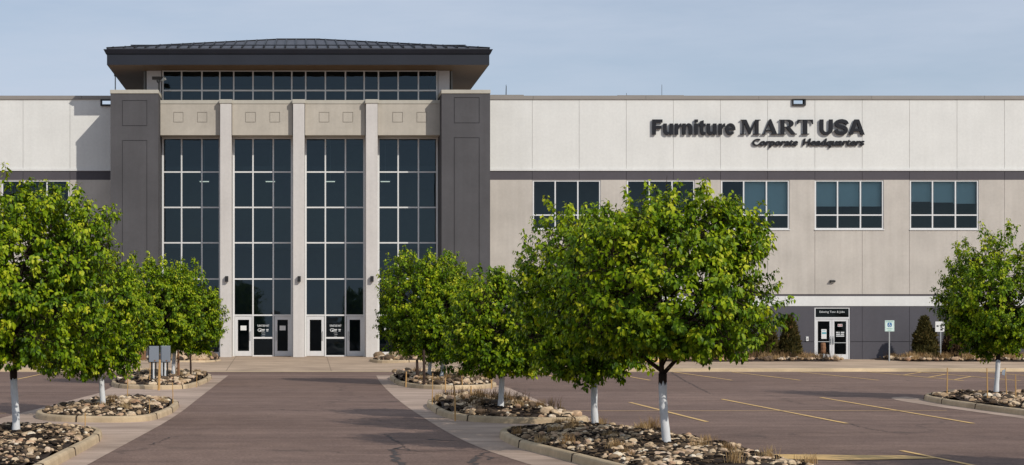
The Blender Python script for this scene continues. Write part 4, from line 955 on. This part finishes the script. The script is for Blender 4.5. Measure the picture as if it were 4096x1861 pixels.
for i, (xa, yt_, label) in enumerate(((2071, 862, 'rough brown timber bollard before the side door'),)):
    Yb2 = 86.6; x = PX(xa, Yb2); z0 = z_walk(x, Yb2); o = thing('timber_bollard', label, 'bollard', (x, Yb2, z0))
    mb = MB(); mb.tube([(x, Yb2, z0 - .05), (x + .01, Yb2, z0 + .45)], [.055, .06], 8); mb.build('post', M['steel'], o)
    zz = np.linspace(z0 + .4, PZ(yt_, Yb2), 7); mb = MB(); mb.tube([(x + .01 * math.sin(q * 9), Yb2, q) for q in zz], [.10, .13, .12, .135, .125, .13, .11], 9); mb.build('timber_sleeve', M['brownwood'], o)
# dark posts and stakes
def stake(px, yb, yt_, r, mat, label, lean=0.0, z=.2, name='stake', cat='stake', grp='thin marker stakes'):
    x, y = G(px, yb, z); x2 = PX(px + lean, y); zt_ = PZ(yt_, y)
    mb = MB(); pts = [(x, y, z - .15), (x + (x2 - x) * .4 + .004, y, z + (zt_ - z) * .4), (x2, y, zt_)]; mb.tube(pts, [r, r, r * .8], 6)
    return tag(mb.build(name, M[mat], loc=(x, y, z)), label, cat, grp)
def fixloc(o): return o
ST = [(1021, 963, 935, .022, 'wooden stub at the left corner of the far right drive island'), (1087, 1013, 938, .011, 'tall thin stake at the tip of the boulder island'), (1145, 1043, 980, .018, 'stake at the front kerb of the boulder island'),
      (1184, 1010, 971, .022, 'pale stake behind the boulders of the middle right island'), (1120, 976, 950, .018, 'short pale stake at the front of the far right drive island'), (1163, 965, 946, .014, 'thin stake under the low leaves of the boulder island tree'),
      (1236, 968, 922, .02, 'lone stake at the right tip of the far right drive island'), (376, 962, 912, .016, 'stake just left of the grey utility cabinets'), (435, 1011, 962, .012, 'stake at the right end of the middle left island'),
      (320, 1006, 921, .013, 'tall pale stake behind the middle left island trunk'), (376, 1035, 1004, .009, 'short stake on the right half of the middle left island'), (214, 1059, 1038, .012, 'bent short stake on the front kerb of the middle left island'),
      (494, 964, 938, .01, 'small stake on the right end of the far left drive island'), (2382, 992, 925, .018, 'leftmost amber stake on the right edge island'), (2484, 1008, 926, .018, 'leaning amber stake left of the lone white trunk'),
      (2555, 1006, 942, .016, 'rightmost amber stake on the right edge island')]
for k, (px, yb, yt_, r, lab) in enumerate(ST): stake(px, yb, yt_, r, 'stake', lab, random.uniform(-2, 2))
x, y = G(2533, 997, .2); o = thing('flag_stake', 'amber stake with small grey flag right of the lone white trunk', 'stake', (x, y, .2))
mb = MB(); x2 = PX(2529, y); mb.tube([(x, y, .05), (x2, y, PZ(926, y))], [.017, .013], 6); mb.build('post', M['stake'], o)
mb = MB(); z = PZ(936, y); mb.add([(x2, y - .02, z + .08), (x2 - .09, y - .03, z + .05), (x2 - .12, y - .05, z - .07), (x2 - .02, y - .03, z - .1), (x2, y - .002, z + .08), (x2 - .09, y - .01, z + .05), (x2 - .12, y - .03, z - .07), (x2 - .02, y - .01, z - .1)], [(0, 1, 2, 3), (7, 6, 5, 4), (0, 4, 5, 1), (1, 5, 6, 2), (2, 6, 7, 3), (3, 7, 4, 0)]); mb.build('flag', M['cabinet'], o)
o = stake(399, 981, 905, .045, 'stake', 'split pale timber leaning on the front kerb of the far left drive island', 3, .02, 'timber_offcut', 'timber', None)
for px, yb, yt_, r, mat, lab in ((480, 948, 890, .04, 'darkwood', 'thin dark post near the right end of the far left drive island'), (449, 949, 880, .05, 'brownwood', 'thick brown post right of the grey cabinets'),
                                 (1067, 960, 880, .05, 'darkwood', 'tall dark post left of the far right trunks'), (1050, 954, 905, .055, 'darkwood', 'shorter weathered post beside the tall dark post')):
    stake(px, yb, yt_, r, mat, lab, -1, .25, 'wooden_post', 'post', 'rough wooden posts on the far islands')
# utility cabinets
for i, (xa, xb, yb) in enumerate(((373, 400, 957), (404, 428, 954))):
    y = F * (HC - .25) / (yb - HY); x0, x1 = PX(xa, y), PX(xb, y); z0, z1 = PZ(912, y), PZ(870, y); xm = (x0 + x1) / 2
    o = thing('utility_cabinet', ('grey utility cabinet on black legs, left of the pair', 'grey utility cabinet behind the white trunk, right of the pair')[i], 'utility cabinet', (xm, y, .2), 'grey utility cabinets')
    mb = MB(); mb.box(x0, x1, y - .02, y + .22, z0, z1); mb.build('cabinet_body', M['black' if i == 0 else 'cabinet'], o, bevel=.01)
    mb = MB(); mb.box(x0 + .03, x1 - .005, y - .055, y - .022, z0 + .02, z1 - .01); d = mb.build('cabinet_door', M['cabinet'], o, bevel=.01)
    mb = MB(); mb.box(xm + .02, xm + .07, y - .068, y - .056, z0 + .05, z0 + .09); mb.build('latch', M['brownwood'], d)
    for u in (-.07, .07):
        mb = MB(); mb.box(xm + u - .025, xm + u + .025, y, y + .06, .1, z0 - .002); mb.build('leg', M['black'], o)
    mb = MB(); mb.tube([(xm - .005, y + .02, .1), (xm - .005, y + .02, z0 - .002)], .03, 8); mb.build('conduit', M['vinyl'], o)
mb = MB(); y = 84.2
o = thing('timber_screen', 'low brown timber screen seen left of the grey cabinets', 'screen', (PX(352, y), y, z_walk(PX(352, y), y)))
for i in range(5): mb.box(PX(342 + i * 5, y), PX(346.4 + i * 5, y), y, y + .06, .2, PZ(878 + (i % 2), y))
mb.build('board_panel', M['brownwood'], o)
mb = MB(); mb.box(PX(340, y), PX(368, y), y + .062, y + .11, PZ(884, y) - .06, PZ(884, y)); mb.box(PX(340, y), PX(368, y), y + .062, y + .11, PZ(900, y) - .06, PZ(900, y)); mb.build('rail', M['brownwood'], o)
# parking signs
for i, (xa, yt_, yb_, ybase) in enumerate(((2237, 806, 834, 908), (2366, 809, 835, 902))):
    y = 86.2 if i == 0 else 88.0; x = PX(xa, y); z0 = z_walk(x, y); zt_, zb_ = PZ(yt_, y), PZ(yb_, y)
    o = thing('parking_sign', ('pale green parking sign with blue symbol on steel post', 'white parking sign with black marks, partly behind leaves')[i], 'sign', (x, y, z0))
    mb = MB(); mb.tube([(x, y, z0 - .1), (x, y, zt_ - .05)], .035, 8); mb.build('post', M['steel'], o)
    xs0 = x if i == 0 else x - .05; hw_ = .245; mb = MB(); mb.box(xs0 - hw_, xs0 + hw_, y - .055, y - .037, zb_, zt_); pl = mb.build('sign_plate', M['mint' if i == 0 else 'paper'], o, bevel=.008)
    yp = y - .0565; hgt = zt_ - zb_
    if i == 0:
        mb = MB(); n = 18; zc = zb_ + hgt * .60; r1 = .115
        mb.add([(xs0 + r1 * max(-1, min(1, 1.15 * math.cos(2 * math.pi * k / n))), yp, zc + r1 * max(-1, min(1, 1.15 * math.sin(2 * math.pi * k / n)))) for k in range(n)], [tuple(range(n))]); mb.build('symbol_panel', M['blue'], pl)
        mb = MB(); mb.tube([(xs0 - .01, yp - .004, zc + .075), (xs0 - .01, yp - .006, zc + .075)], .022, 8); mb.box(xs0 - .022, xs0 + .0, yp - .006, yp - .003, zc - .02, zc + .045); mb.box(xs0, xs0 + .05, yp - .006, yp - .003, zc - .02, zc); mb.box(xs0 + .04, xs0 + .058, yp - .007, yp - .0035, zc - .07, zc - .02)
        mb.tube([(xs0 - .005 + .055 * math.cos(u), yp - .004, zc - .035 + .05 * math.sin(u)) for u in np.linspace(2.2, 5.9, 10)], .01, 5); mb.build('symbol', M['vinyl'], pl)
        mb = MB(); q = .012
        fit_text(mb, 'RESERVED', xs0 - .18, xs0 + .18, zt_ - .10, zt_ - .045, yp, .002, .02); fit_text(mb, 'PARKING', xs0 - .15, xs0 + .15, zb_ + .12, zb_ + .175, yp, .002, .02)
        mb.box(xs0 - .1, xs0 + .1, yp - .002, yp, zb_ + .055, zb_ + .08)
        for (a, b, c_, d_) in ((-.225, .225, zt_ - zb_ - .025, zt_ - zb_ - .017), (-.225, .225, .017, .025), (-.225, -.217, .025, hgt - .025), (.217, .225, .025, hgt - .025)): mb.box(xs0 + a, xs0 + b, yp - .002, yp, zb_ + c_, zb_ + d_)
        mb.build('sign_print', M['greenprint'], pl)
    else:
        mb = MB()
        for a, b, c_, d_ in ((-.18, -.07, .27, .35), (-.02, .16, .31, .35), (.03, .10, .2, .31), (.02, .14, .07, .17), (.1, .2, .15, .2)): mb.box(xs0 + a, xs0 + b, yp - .003, yp, zb_ + c_, zb_ + d_)
        mb.build('sign_print', M['black'], pl)
# small things under the big tree: a yellow wheel stop and a white boulder
y = 84.6; x0, x1 = PX(1618, y), PX(1664, y); z0 = z_walk(x0, y)
o = thing('wheel_stop', 'yellow concrete wheel stop on the walk behind the big trunk', 'wheel stop', ((x0 + x1) / 2, y, z0))
mb = MB(); mb.prism([(y - .1, z0), (y + .1, z0), (y + .06, z0 + .17), (y - .06, z0 + .17)], x0, x1); mb.build('block', M['line'], o, bevel=.015)
rngs = np.random.default_rng(3); rng = rngs
b = ROCK[2] * np.array((.42, .3, .34)); X0 = PX(1700, 86.5)
o = npmesh('boulder', b + np.array((X0, 86.5, z_walk(X0, 86.5) + .2)), IF.reshape(-1), np.full(len(IF), 3), M['vinyl']); tag(o, 'rounded white boulder in the bed seen behind the forked trunk', 'boulder')
